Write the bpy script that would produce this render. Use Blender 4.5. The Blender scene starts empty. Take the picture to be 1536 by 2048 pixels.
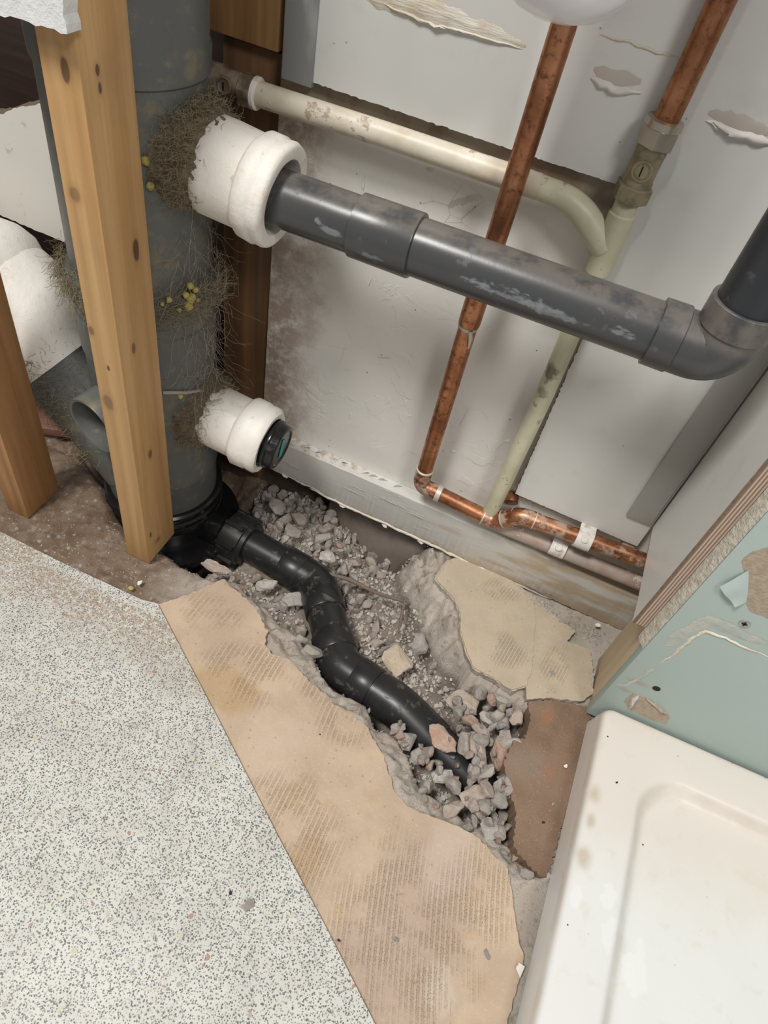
import bpy, bmesh, math, random
import numpy as np
from mathutils import Vector, Matrix, noise
random.seed(7)
rng = np.random.default_rng(5)
S = bpy.context.scene
col = S.collection

# ------------------------------------------------------------------ camera
FPX = 1390.0
RC = np.array([[0.9128553, 0.3715092, 0.1693402],
               [0.3878821, -0.6596604, -0.6437356],
               [-0.1274467, 0.6533215, -0.7462763]])      # world -> view (x right, y down, z forward)
CAM = np.array([0.0, -0.561857, 0.65])
cd = bpy.data.cameras.new('camera')
cd.sensor_fit = 'VERTICAL'; cd.sensor_height = 36.0; cd.lens = FPX / 2048 * 36.0
cd.clip_start = 0.01
cam = bpy.data.objects.new('camera', cd); col.objects.link(cam)
M4 = Matrix.Identity(4)
for i in range(3):
    M4[i][0] = RC[0][i]; M4[i][1] = -RC[1][i]; M4[i][2] = -RC[2][i]; M4[i][3] = CAM[i]
cam.matrix_world = M4
S.camera = cam

# ------------------------------------------------------------------ light and exposure
W = bpy.data.worlds.new('room_light'); S.world = W; W.use_nodes = True
bg = W.node_tree.nodes['Background']
bg.inputs[0].default_value = (1.0, 0.985, 0.965, 1); bg.inputs[1].default_value = 0.26
def area(name, loc, target, size, energy, colr):
    l = bpy.data.lights.new(name, 'AREA'); l.shape = 'DISK'; l.size = size; l.energy = energy; l.color = colr
    o = bpy.data.objects.new(name, l); col.objects.link(o); o.location = loc
    o.rotation_euler = (Vector(target) - Vector(loc)).to_track_quat('-Z', 'Y').to_euler()
    return o
area('ceiling_lamp', (-0.75, -1.15, 2.45), (-0.02, -0.15, 0.1), 0.55, 49.0, (1.0, 0.98, 0.94))
area('ceiling_lamp_far', (0.9, -1.3, 1.9), (0.05, -0.25, 0.1), 0.5, 15.0, (1.0, 0.98, 0.95))
vs = S.view_settings
vs.view_transform = 'Standard'; vs.look = 'None'; vs.gamma = 1.0; vs.use_curve_mapping = False
vs.exposure = 0.0

# ------------------------------------------------------------------ helpers: points
def ray(px, py):
    return RC.T @ np.array([(px - 768) / FPX, (py - 1024) / FPX, 1.0])
def at_z(px, py, z=0.0):
    d = ray(px, py); return CAM + (z - CAM[2]) / d[2] * d
def at_y(px, py, y=0.0):
    d = ray(px, py); return CAM + (y - CAM[1]) / d[1] * d
def at_x(px, py, x=0.0):
    d = ray(px, py); return CAM + (x - CAM[0]) / d[0] * d

# ------------------------------------------------------------------ helpers: materials
class NT:
    def __init__(s, name):
        s.m = bpy.data.materials.new(name); s.m.use_nodes = True
        s.t = s.m.node_tree; s.b = s.t.nodes['Principled BSDF']
        s.obj = s.t.nodes.new('ShaderNodeTexCoord').outputs['Object']
    def n(s, typ): return s.t.nodes.new(typ)
    def put(s, sock, v):
        if isinstance(v, bpy.types.NodeSocket): s.t.links.new(v, sock)
        elif isinstance(v, (tuple, list)) and sock.type == 'RGBA' and len(v) == 3: sock.default_value = (*v, 1)
        else: sock.default_value = v
    def map(s, scale=(1, 1, 1), loc=(0, 0, 0), rot=(0, 0, 0), vec=None):
        m = s.n('ShaderNodeMapping'); s.put(m.inputs[0], vec or s.obj)
        m.inputs['Scale'].default_value = scale; m.inputs['Location'].default_value = loc; m.inputs['Rotation'].default_value = rot
        return m.outputs[0]
    def noise(s, scale, detail=3, rough=0.55, vec=None, dist=0.0):
        k = s.n('ShaderNodeTexNoise'); s.put(k.inputs['Vector'], vec or s.obj)
        k.inputs['Scale'].default_value = scale; k.inputs['Detail'].default_value = detail
        k.inputs['Roughness'].default_value = rough; k.inputs['Distortion'].default_value = dist
        return k.outputs[0]
    def vor(s, scale, vec=None, feat='F1', rand=1.0):
        k = s.n('ShaderNodeTexVoronoi'); s.put(k.inputs['Vector'], vec or s.obj); k.feature = feat
        k.inputs['Scale'].default_value = scale; k.inputs['Randomness'].default_value = rand
        return k
    def wave(s, scale, dist=2, detail=2, dscale=1.0, vec=None, typ='BANDS', direction='X'):
        k = s.n('ShaderNodeTexWave'); s.put(k.inputs['Vector'], vec or s.obj); k.wave_type = typ
        if typ == 'BANDS': k.bands_direction = direction
        else: k.rings_direction = direction
        k.inputs['Scale'].default_value = scale; k.inputs['Distortion'].default_value = dist
        k.inputs['Detail'].default_value = detail; k.inputs['Detail Scale'].default_value = dscale
        return k.outputs['Fac']
    def ramp(s, fac, pts, interp='LINEAR'):
        k = s.n('ShaderNodeValToRGB'); s.put(k.inputs[0], fac); k.color_ramp.interpolation = interp
        e = k.color_ramp.elements
        while len(e) < len(pts): e.new(0.5)
        for el, (p, c) in zip(e, pts):
            el.position = p
            el.color = (c, c, c, 1) if isinstance(c, (int, float)) else (*c, 1)
        return k.outputs[0]
    def step(s, fac, a, b):
        k = s.n('ShaderNodeMapRange'); s.put(k.inputs[0], fac); k.clamp = True; k.interpolation_type = 'SMOOTHSTEP'
        k.inputs[1].default_value = a; k.inputs[2].default_value = b
        return k.outputs[0]
    def mix(s, fac, a, b, mode='MIX'):
        k = s.n('ShaderNodeMix'); k.data_type = 'RGBA'; k.blend_type = mode
        s.put(k.inputs[0], fac); s.put(k.inputs[6], a); s.put(k.inputs[7], b)
        return k.outputs[2]
    def math(s, op, a, b=0.0, c=None):
        k = s.n('ShaderNodeMath'); k.operation = op; s.put(k.inputs[0], a); s.put(k.inputs[1], b)
        if c is not None: s.put(k.inputs[2], c)
        return k.outputs[0]
    def xyz(s):
        k = s.n('ShaderNodeSeparateXYZ'); s.put(k.inputs[0], s.obj); return k.outputs
    def rnd(s): return s.n('ShaderNodeObjectInfo').outputs['Random']
    def blob(s, c, rad, soft=0.3, wob=0.25, wscale=120):
        v = s.map(scale=tuple(1.0 / r for r in rad), loc=tuple(-ci / r for ci, r in zip(c, rad)))
        l = s.n('ShaderNodeVectorMath'); l.operation = 'LENGTH'; s.put(l.inputs[0], v)
        d = l.outputs['Value']
        if wob: d = s.math('ADD', d, s.math('MULTIPLY', s.math('SUBTRACT', s.noise(wscale, 2), 0.5), wob * 2))
        return s.step(d, 1.0, 1.0 - soft)
    def out(s, color=None, rough=None, metal=None, bump=None, bstr=0.5, bdist=0.001, spec=None):
        if color is not None: s.put(s.b.inputs['Base Color'], color)
        if rough is not None: s.put(s.b.inputs['Roughness'], rough)
        if metal is not None: s.put(s.b.inputs['Metallic'], metal)
        if spec is not None: s.put(s.b.inputs['Specular IOR Level'], spec)
        if bump is not None:
            k = s.n('ShaderNodeBump'); s.put(k.inputs['Height'], bump)
            k.inputs['Strength'].default_value = bstr; k.inputs['Distance'].default_value = bdist
            s.put(s.b.inputs['Normal'], k.outputs[0])
        return s.m

MAT = {}
def wood(name, light, dark, knots=(), axis=2, grain=1.0):
    t = NT(name)
    sc = [55, 55, 55]; sc[axis] = 2.6
    v = t.map(scale=tuple(sc))
    g = t.noise(1.0 * grain, 4, 0.6, v, 0.6)
    sc2 = [260, 260, 260]; sc2[axis] = 9
    f = t.noise(1.0, 2, 0.6, t.map(scale=tuple(sc2)))
    sc3 = [14, 14, 14]; sc3[axis] = 2
    w = t.wave(1.6, 3.5, 2, 1.2, t.map(scale=tuple(sc3)), 'BANDS', 'X')
    c = t.mix(t.step(g, 0.3, 0.72), light, dark)
    c = t.mix(t.math('MULTIPLY', w, 0.35), c, tuple(x * 0.72 for x in dark))
    c = t.mix(t.math('MULTIPLY', t.step(f, 0.5, 0.75), 0.22), c, tuple(x * 0.6 for x in dark))
    dirt = t.step(t.noise(9, 4, 0.65), 0.56, 0.75)
    c = t.mix(t.math('MULTIPLY', dirt, 0.25), c, (0.26, 0.17, 0.09))
    for (kc, kr, kd) in knots:
        c = t.mix(t.math('MULTIPLY', t.blob(kc, tuple(r * 1.9 for r in kr), 0.9, 0.1), 0.35), c, (0.22, 0.1, 0.04))
        c = t.mix(t.math('MULTIPLY', t.blob(kc, kr, 0.35, 0.12), kd), c, (0.065, 0.027, 0.012))
    return t.out(c, 0.62, bump=t.math('ADD', f, g), bstr=0.25, bdist=0.0006)

KN = [((-.3115, -.162, .357), (.01, .0042, .0105), .85), ((-.3115, -.178, .277), (.01, .0028, .006), .6),
      ((-.322, -.1954, .4815), (.0035, .01, .009), .75), ((-.3115, -.1801, .4812), (.01, .0022, .004), .8),
      ((-.3115, -.1798, .4712), (.01, .0018, .004), .8), ((-.325, -.1954, .262), (.0015, .01, .003), .8),
      ((-.3115, -.1727, .150), (.01, .0035, .0065), .6), ((-.3115, -.187, .0405), (.01, .002, .005), .7),
      ((-.331, -.1954, .222), (.006, .01, .009), .35), ((-.336, -.1954, .294), (.003, .01, .005), .45),
      ((-.33, -.1954, .405), (.005, .01, .006), .35), ((-.3115, -.176, .02), (.01, .005, .004), .35)]
MAT['pine'] = wood('pine_timber', (0.62, 0.39, 0.18), (0.48, 0.265, 0.10), KN)
MAT['pine_aged'] = wood('aged_pine_timber', (0.50, 0.27, 0.115), (0.36, 0.175, 0.065))
MAT['post'] = wood('dark_old_timber', (0.22, 0.115, 0.05), (0.11, 0.055, 0.024))
MAT['noggin'] = wood('warm_old_timber', (0.42, 0.23, 0.085), (0.22, 0.11, 0.04))
MAT['batten'] = wood('pale_batten_timber', (0.72, 0.60, 0.43), (0.62, 0.49, 0.33))
MAT['plank'] = wood('dusty_red_plank', (0.30, 0.15, 0.10), (0.18, 0.085, 0.06), axis=0)
MAT['boarding'] = wood('dark_boarding', (0.06, 0.03, 0.018), (0.025, 0.012, 0.008), axis=0)

def m_vinyl():
    t = NT('speckled_vinyl')
    base = t.mix(t.step(t.noise(22, 4, 0.6), 0.35, 0.7), (0.66, 0.655, 0.61), (0.565, 0.555, 0.505))
    def dots(scale, thr, dens, colr, off):
        v = t.vor(scale, t.map(loc=(off, off * .7, 0)))
        sep = t.n('ShaderNodeSeparateColor'); t.put(sep.inputs[0], v.outputs['Color'])
        r = t.math('MULTIPLY', sep.outputs[1], thr * 0.6)
        rad = t.math('ADD', r, thr * 0.6)
        m = t.math('LESS_THAN', v.outputs['Distance'], rad)
        k = t.math('LESS_THAN', sep.outputs[0], dens)
        return t.math('MULTIPLY', m, k), colr
    c = base
    for a in ((470, .34, .60, (0.46, 0.44, 0.38), 9.3), (450, .32, .60, (0.30, 0.30, 0.28), 1.7), (430, .30, .85, (0.13, 0.135, 0.14), 3.1), (460, .29, .80, (0.15, 0.155, 0.16), 5.3), (520, .28, .70, (0.22, 0.22, 0.21), 7.7),
              (170, .30, .07, (0.40, 0.39, 0.36), 2.2), (150, .30, .03, (0.58, 0.54, 0.38), 6.9), (150, .30, .04, (0.42, 0.26, 0.19), 8.4)):
        mk, cc = dots(*a); c = t.mix(mk, c, cc)
    xyz = t.xyz()
    strip = t.math('MULTIPLY', t.step(t.math('ADD', xyz[1], t.math('MULTIPLY', t.noise(90, 3), .006)), -.2480, -.2455), t.step(xyz[0], -.425, -.400))
    dirt = t.step(t.math('ADD', xyz[1], t.math('MULTIPLY', t.noise(28, 4, .7), 0.10)), -0.272, -0.205)
    c = t.mix(t.math('MULTIPLY', t.math('MULTIPLY', dirt, t.step(t.noise(240, 2), .38, .6)), t.math('SUBTRACT', 0.75, t.math('MULTIPLY', strip, .75))), c, (0.36, 0.26, 0.18))
    st = t.step(t.noise(30, 3, .6, t.map(scale=(1, .5, 1), loc=(4, 2, 0))), .66, .8)
    c = t.mix(t.math('MULTIPLY', st, .35), c, (0.5, 0.42, 0.33))
    return t.out(c, 0.42, bump=t.noise(700, 2), bstr=0.08, bdist=0.0005)
MAT['vinyl'] = m_vinyl()
t = NT('vinyl_cut_edge'); MAT['vinyl_edge'] = t.out((0.22, 0.2, 0.17), 0.8)

def m_screed(name, a, b, och, centre, masks, tints=()):
    t = NT(name)
    n1 = t.noise(13, 5, 0.6); n2 = t.noise(42, 5, 0.65); n3 = t.noise(420, 3, 0.6)
    c = t.mix(t.step(n1, 0.35, 0.65), a, b)
    c = t.mix(t.math('MULTIPLY', t.step(n2, 0.52, 0.72), 0.55), c, och)
    for (px, py, rx, ry, tc, k) in tints:
        p = at_z(px, py, 0); c = t.mix(t.math('MULTIPLY', t.blob((p[0], p[1], 0), (rx, ry, 1), .55, .45, 45), k), c, tc)
    # curved trowel comb ridges around distant centres, in patches
    rid = None
    for (cx, cy, per, mk) in masks:
        v = t.map(loc=(-cx, -cy, 0))
        w = t.wave(1.0 / per * 0.314 , 3.2, 3, 14.0, t.map(scale=(1, 1, 0), vec=v), 'RINGS', 'Z')
        m = None
        for (px, py, rx, ry) in mk:
            p = at_z(px, py, 0); q = t.blob((p[0], p[1], 0), (rx, ry, 1), 0.7, 0.35, 40)
            m = q if m is None else t.math('MAXIMUM', m, q)
        r = t.math('MULTIPLY', t.math('MULTIPLY', t.step(w, 0.4, 0.95), m), t.step(t.noise(34, 3, .6, t.map(loc=(cx * 9, cy * 7, 1))), .36, .58))
        rid = r if rid is None else t.math('ADD', rid, r)
    c = t.mix(t.math('MULTIPLY', rid, 0.30), c, tuple(x * 0.8 for x in och))
    sp = t.math('LESS_THAN', t.vor(95).outputs['Distance'], 0.10)
    c = t.mix(t.math('MULTIPLY', sp, 0.6), c, (0.30, 0.24, 0.2))
    c = t.mix(t.math('MULTIPLY', t.step(n3, .55, .75), .25), c, (0.75, 0.66, 0.56))
    h = t.math('SUBTRACT', t.math('ADD', t.math('MULTIPLY', n3, .35), t.math('MULTIPLY', n2, .6)), t.math('MULTIPLY', rid, 1.1))
    return t.out(c, 0.88, bump=h, bstr=0.7, bdist=0.0014), c
MAT['screed'], _ = m_screed('buff_screed', (0.59, 0.455, 0.33), (0.49, 0.37, 0.27), (0.50, 0.35, 0.205), None,
    [(0.22, -0.25, 0.0052, [(420, 1215, .045, .03), (500, 1340, .06, .05), (690, 1440, .04, .03), (640, 1380, .03, .02)]),
     (0.9, -0.36, 0.0048, [(570, 1600, .05, .04), (620, 1690, .04, .05)]),
     (1.0, -0.16, 0.0046, [(760, 1850, .05, .10), (880, 1900, .05, .10), (960, 1800, .05, .06)])],
    [(455, 1375, .045, .028, (0.47, 0.32, 0.175), .75), (610, 1720, .02, .03, (0.47, 0.33, 0.2), .6), (800, 1900, .07, .12, (0.47, 0.355, 0.285), .7), (900, 1720, .03, .05, (0.58, 0.46, 0.38), .7), (560, 1480, .05, .05, (0.58, 0.46, 0.36), .5), (880, 1990, .016, .016, (0.6, 0.5, 0.4), .7), (885, 1945, .014, .014, (0.6, 0.5, 0.4), .6)])
MAT['screed_pale'], _ = m_screed('pale_screed', (0.55, 0.46, 0.345), (0.47, 0.395, 0.295), (0.50, 0.385, 0.235), None,
    [(0.9, -0.25, 0.0036, [(1000, 1180, .03, .02), (1010, 1300, .03, .03), (1110, 1330, .02, .04)])])

def m_concrete():
    t = NT('broken_concrete')
    x = t.xyz()
    n1 = t.noise(18, 5, 0.65); n2 = t.noise(90, 5, 0.7); n3 = t.noise(500, 3, 0.7)
    grey = t.mix(t.step(n1, 0.35, 0.66), (0.52, 0.465, 0.405), (0.42, 0.36, 0.305))
    brown = t.mix(t.step(n1, 0.35, 0.7), (0.23, 0.165, 0.115), (0.155, 0.10, 0.065))
    f = t.step(t.math('ADD', x[0], t.math('MULTIPLY', n1, 0.12)), -0.17, -0.25)
    grey = t.mix(t.step(t.math('ADD', x[2], t.math('MULTIPLY', n1, .02)), -.030, -.046), grey, t.mix(n2, (0.30, 0.25, 0.205), (0.20, 0.165, 0.135)))  # darker soil tone deep down, also painting in the trench's shade
    c = t.mix(f, grey, brown)
    c = t.mix(t.math('MULTIPLY', t.step(n2, 0.5, 0.72), 0.5), c, (0.44, 0.385, 0.335))
    c = t.mix(t.math('MULTIPLY', t.step(n2, 0.46, 0.3), 0.55), c, (0.13, 0.09, 0.065))
    v = t.vor(160); sep = t.n('ShaderNodeSeparateColor'); t.put(sep.inputs[0], v.outputs['Color'])
    ag = t.math('MULTIPLY', t.math('LESS_THAN', v.outputs['Distance'], 0.3), t.math('LESS_THAN', sep.outputs[0], 0.25))
    c = t.mix(t.math('MULTIPLY', ag, 0.6), c, t.mix(sep.outputs[1], (0.5, 0.46, 0.42), (0.2, 0.17, 0.15)))
    h = t.math('ADD', t.math('MULTIPLY', n2, 1.0), t.math('MULTIPLY', n3, 0.5))
    return t.out(c, 0.95, bump=h, bstr=0.8, bdist=0.003)
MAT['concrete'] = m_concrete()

def m_rock(name, cols):
    t = NT(name)
    n1 = t.noise(1.6, 5, 0.65); n3 = t.noise(9, 4, 0.7)
    r = t.ramp(t.rnd(), cols, 'CONSTANT')
    c = t.mix(t.step(n1, 0.35, 0.7), r, t.mix(0.55, r, (0.62, 0.57, 0.51)))
    c = t.mix(t.math('MULTIPLY', t.step(n3, 0.5, 0.7), 0.35), c, (0.20, 0.165, 0.14))
    return t.out(c, 0.95, bump=t.math('ADD', t.math('MULTIPLY', n1, 2.0), n3), bstr=0.9, bdist=0.0016)
MAT['stone'] = m_rock('rubble_stone', [(0, (0.480, 0.432, 0.384)), (0.22, (0.408, 0.348, 0.306)), (0.42, (0.540, 0.480, 0.432)), (0.6, (0.480, 0.384, 0.324)), (0.78, (0.372, 0.330, 0.300)), (0.93, (0.504, 0.324, 0.240))])
MAT['stone_red'] = m_rock('terracotta_rubble', [(0, (0.528, 0.324, 0.228)), (0.5, (0.480, 0.300, 0.222))])
MAT['stone_pink'] = m_rock('pink_grey_rubble', [(0, (0.552, 0.432, 0.360)), (0.5, (0.504, 0.396, 0.336))])
MAT['stone_grey'] = m_rock('grey_rubble', [(0, (0.480, 0.444, 0.408)), (0.5, (0.432, 0.396, 0.366))])
MAT['stone_light'] = m_rock('pale_rubble', [(0, (0.660, 0.624, 0.576)), (0.5, (0.600, 0.552, 0.504))])
MAT['stone_tan'] = m_rock('tan_screed_rubble', [(0, (0.648, 0.528, 0.384)), (0.5, (0.600, 0.480, 0.348))])

def m_brick():
    t = NT('red_brown_brick')
    n1 = t.noise(20, 4, .6); n2 = t.noise(70, 4, .7); n3 = t.noise(520, 3, .7)
    c = t.mix(t.step(n1, .35, .68), (0.255, 0.17, 0.115), (0.19, 0.12, 0.08))
    for (px, py, r) in ((1090, 1440, .012), (1092, 1545, .011), (1130, 1700, .008)):
        p = at_z(px, py, -.01); c = t.mix(t.math('MULTIPLY', t.blob((p[0], p[1], -.01), (r, r * 1.4, .1), .95, .6, 60), .45), c, (0.38, 0.15, 0.07))
    p = at_z(1050, 1530, -.01); c = t.mix(t.math('MULTIPLY', t.blob((p[0], p[1], -.01), (.03, .03, .1), .9, .3, 60), .5), c, (0.30, 0.235, 0.19))
    sp = t.math('LESS_THAN', t.vor(210).outputs['Distance'], .12)
    c = t.mix(t.math('MULTIPLY', sp, .4), c, (0.5, 0.42, 0.35))
    c = t.mix(t.math('MULTIPLY', t.step(n3, .5, .72), .3), c, (0.40, 0.30, 0.22))
    return t.out(c, 0.93, bump=t.math('ADD', n2, n3), bstr=.35, bdist=.0015)
MAT['brick'] = m_brick()

def m_wall():
    t = NT('old_painted_plaster'); x = t.xyz()
    n1 = t.noise(7, 3, .5); n2 = t.noise(60, 5, .7); n3 = t.noise(300, 3, .6)
    c = t.mix(n1, (0.70, 0.68, 0.635), (0.75, 0.735, 0.695))
    # brown damp stain rising by the timber post
    s = t.step(t.math('ADD', x[0], t.math('MULTIPLY', t.math('SUBTRACT', t.noise(16, 5, .7), .5), .11)), -.205, -.270)
    s = t.math('MULTIPLY', s, t.step(t.noise(45, 5, .75), .30, .56))
    c = t.mix(t.math('MULTIPLY', s, .85), c, (0.30, 0.205, 0.15))
    # bare strip of tile adhesive below the panel
    b = t.step(t.math('ADD', x[2], t.math('MULTIPLY', t.math('SUBTRACT', n2, .5), .012)), .425, .438)
    ad = t.mix(t.step(t.noise(26, 3, .6), .4, .62), (0.40, 0.34, 0.25), (0.27, 0.18, 0.105))
    c = t.mix(t.math('MULTIPLY', b, .9), c, ad)
    # chipped spots and scribbled cracks
    v = t.vor(55, t.map(scale=(1, 1, 1), vec=None)); sp = t.math('LESS_THAN', v.outputs['Distance'], .045)
    c = t.mix(t.math('MULTIPLY', sp, .8), c, (0.16, 0.10, 0.07))
    cr = t.vor(30, t.map(scale=(1, 1, 1.2)), 'DISTANCE_TO_EDGE')
    cm = t.math('MULTIPLY', t.math('LESS_THAN', t.math('ADD', cr.outputs['Distance'], t.math('MULTIPLY', n2, .05)), .032), t.step(t.noise(11, 3), .52, .62))
    c = t.mix(t.math('MULTIPLY', cm, .55), c, (0.40, 0.34, 0.29))
    h = t.math('ADD', t.math('MULTIPLY', t.math('MULTIPLY', t.step(t.noise(30, 4, .6, dist=.6), .5, .54), t.step(t.noise(10, 3, .6, t.map(loc=(2, 3, 7))), .5, .6)), .5), t.math('MULTIPLY', n2, .6))
    return t.out(c, .55, bump=t.math('SUBTRACT', h, t.math('MULTIPLY', cm, .5)), bstr=.45, bdist=.0012)
MAT['wall'] = m_wall()
def m_panel():
    t = NT('grey_white_wall_panel')
    n1 = t.noise(9, 3, .5); n2 = t.noise(35, 4, .6)
    c = t.mix(n1, (0.63, 0.63, 0.60), (0.69, 0.69, 0.66))
    c = t.mix(t.math('MULTIPLY', t.step(n2, .55, .75), .2), c, (0.48, 0.46, 0.42))
    c = t.mix(t.math('MULTIPLY', t.math('LESS_THAN', t.vor(48).outputs['Distance'], .03), .7), c, (0.15, 0.12, 0.1))
    return t.out(c, .38, bump=n2, bstr=.08, bdist=.001)
MAT['panel'] = m_panel()
t = NT('raw_cut_board_edge'); MAT['cut_edge'] = t.out(t.mix(t.noise(300, 3), (0.10, 0.065, 0.04), (0.25, 0.18, 0.12)), .9, bump=t.noise(400, 3), bstr=.6)
t = NT('grey_trim'); MAT['trim'] = t.out(t.mix(t.noise(14, 3), (0.36, 0.355, 0.335), (0.40, 0.395, 0.375)), .42)
t = NT('grey_trim_smeared'); sm = t.step(t.noise(9, 3, .5, t.map(scale=(3, 1, .8))), .56, .66); MAT['trim_smeared'] = t.out(t.mix(sm, (0.255, 0.26, 0.26), (0.42, 0.42, 0.40)), .45)
t = NT('plaster_adhesive'); MAT['adhesive'] = t.out(t.mix(t.step(t.noise(60, 4), .35, .65), (0.62, 0.54, 0.42), (0.72, 0.68, 0.60)), .75, bump=t.noise(140, 4, .6, t.map(scale=(.4, 1, 3))), bstr=.6, bdist=.002)
t = NT('white_sealant'); MAT['sealant'] = t.out(t.mix(t.noise(90, 3), (0.72, 0.70, 0.66), (0.62, 0.58, 0.53)), .55)
t = NT('thin_smear'); MAT['smear'] = t.out(t.mix(t.step(t.noise(60, 4), .35, .65), (0.50, 0.50, 0.44), (0.42, 0.46, 0.42)), .8, bump=t.noise(140, 4, .6), bstr=.5, bdist=.002)
t = NT('torn_pinkish_paper'); MAT['scar'] = t.out((0.50, 0.45, 0.40), .85)

def m_skirting():
    t = NT('flaking_skirting_paint'); x = t.xyz()
    n1 = t.noise(1.0, 4, .65, t.map(scale=(14, 30, 70))); n2 = t.noise(150, 4, .7)
    c = t.mix(t.noise(20, 3), (0.66, 0.65, 0.615), (0.58, 0.57, 0.535))
    bare = t.step(n1, .60, .72)
    lo = t.step(x[0], -.05, .12)
    oc = t.step(t.math('ADD', t.noise(1.0, 4, .6, t.map(scale=(9, 9, 45), loc=(3, 0, 1))), t.math('MULTIPLY', lo, .16)), .60, .76)
    c = t.mix(t.math('MULTIPLY', oc, .75), c, (0.46, 0.345, 0.21))
    edge = t.step(t.math('ADD', x[2], t.math('MULTIPLY', n2, .022)), .026, .014)
    c = t.mix(t.math('MULTIPLY', edge, .75), c, (0.50, 0.39, 0.27))
    top = t.math('MULTIPLY', t.step(x[2], .0655, .068), t.step(n2, .42, .6))
    top = t.math('MULTIPLY', top, t.step(x[0], -.08, -.16))
    c = t.mix(t.math('MULTIPLY', top, .7), c, (0.36, 0.23, 0.17))
    h = t.math('ADD', t.math('MULTIPLY', bare, .8), t.math('MULTIPLY', n1, .7))
    return t.out(c, .5, bump=h, bstr=.5, bdist=.0012)
MAT['skirting'] = m_skirting()

def m_copper(name, patina, dull):
    t = NT(name)
    n1 = t.noise(28, 4, .6); n2 = t.noise(160, 4, .7)
    c = t.mix(t.step(n1, .32, .7), (0.62, 0.29, 0.155), (0.34, 0.14, 0.07))
    c = t.mix(t.math('MULTIPLY', t.step(n2, .5, .68), dull), c, (0.13, 0.06, 0.038))
    pa = t.step(t.noise(60, 5, .7), .66 - patina * .3, .78 - patina * .3)
    c = t.mix(t.math('MULTIPLY', pa, .85), c, (0.40, 0.32, 0.26))
    me = t.math('SUBTRACT', .93, t.math('MULTIPLY', pa, .85))
    return t.out(c, t.ramp(n2, [(.3, .3), (.7, .52)]), me, bump=n2, bstr=.12, bdist=.001)
MAT['copper'] = m_copper('worn_copper', .10, .75)
MAT['copper_dirty'] = m_copper('mortar_splashed_copper', .62, .85)
t = NT('solder'); MAT['solder'] = t.out((0.62, 0.58, 0.52), .5, .5, bump=t.noise(300), bstr=.3)
def m_cream(name, a, b, chips, chipc):
    t = NT(name)
    n1 = t.noise(24, 3, .6); n2 = t.noise(120, 4, .7)
    c = t.mix(t.step(n1, .35, .65), a, b)
    ch = t.step(t.noise(48, 5, .7), .68 - chips * .16, .73 - chips * .16)
    c = t.mix(t.math('MULTIPLY', ch, .85), c, chipc)
    return t.out(c, .42, bump=t.math('SUBTRACT', n2, ch), bstr=.3, bdist=.001), t, c
MAT['cream'], t, c = m_cream('cream_painted_pipe', (0.58, 0.50, 0.38), (0.70, 0.65, 0.54), .55, (0.42, 0.31, 0.22))
MAT['cream_green'], t, c = m_cream('yellowed_painted_pipe', (0.52, 0.50, 0.35), (0.62, 0.59, 0.44), .45, (0.30, 0.26, 0.16))
for (z, rz, d) in ((.297, .013, .85), (.275, .007, .6), (.238, .014, .0), (.452, .007, .4)):
    if d: c = t.mix(t.math('MULTIPLY', t.blob((.008, -.028, z), (.008, .012, rz), .6, .7, 160), d), c, (0.10, 0.10, 0.06))
t.out(c)
MAT['grey_paint_pipe'], t, c = m_cream('dusty_painted_pipe', (0.42, 0.36, 0.30), (0.34, 0.235, 0.19), .55, (0.58, 0.53, 0.47))
def m_brass():
    t = NT('tarnished_brass'); n = t.noise(90, 4, .65)
    c = t.mix(t.step(n, .35, .68), (0.34, 0.29, 0.185), (0.20, 0.175, 0.11))
    c = t.mix(t.math('MULTIPLY', t.step(t.noise(55, 3, .6, t.map(loc=(7, 2, 1))), .56, .7), .6), c, (0.12, 0.20, 0.09))
    return t.out(c, .45, .45, bump=n, bstr=.2)
MAT['brass'] = m_brass()
t = NT('nickel_nut'); MAT['nickel'] = t.out(t.mix(t.noise(80, 3), (0.55, 0.50, 0.42), (0.42, 0.37, 0.29)), .32, .75)
t = NT('grimy_brass'); MAT['brass_grimy'] = t.out(t.mix(t.step(t.noise(70, 4), .4, .65), (0.15, 0.105, 0.07), (0.32, 0.26, 0.19)), .6, .35, bump=t.noise(150, 4), bstr=.4)

def m_pvc(name, a, b, dusty, dustc, rough=.38, yellow=0):
    t = NT(name)
    n1 = t.noise(12, 4, .6); n2 = t.noise(60, 5, .7); n3 = t.noise(1, 4, .65, t.map(scale=(25, 90, 90)))
    c = t.mix(n1, a, b)
    d = t.math('MAXIMUM', t.step(n2, .66 - dusty * .22, .80 - dusty * .2), t.math('MULTIPLY', t.step(n3, .60, .72), .8))
    c = t.mix(t.math('MULTIPLY', d, .55), c, dustc)
    if yellow:
        y = t.step(t.noise(26, 5, .7, t.map(loc=(3, 5, 2))), .54, .70)
        c = t.mix(t.math('MULTIPLY', y, yellow), c, (0.23, 0.19, 0.09))
    r = t.math('ADD', rough, t.math('MULTIPLY', d, .35))
    return t.out(c, r, bump=n2, bstr=.08, bdist=.001)
MAT['waste'] = m_pvc('dark_grey_waste_pipe', (0.052, 0.053, 0.056), (0.068, 0.069, 0.071), .30, (0.22, 0.225, 0.23), .33)
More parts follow.
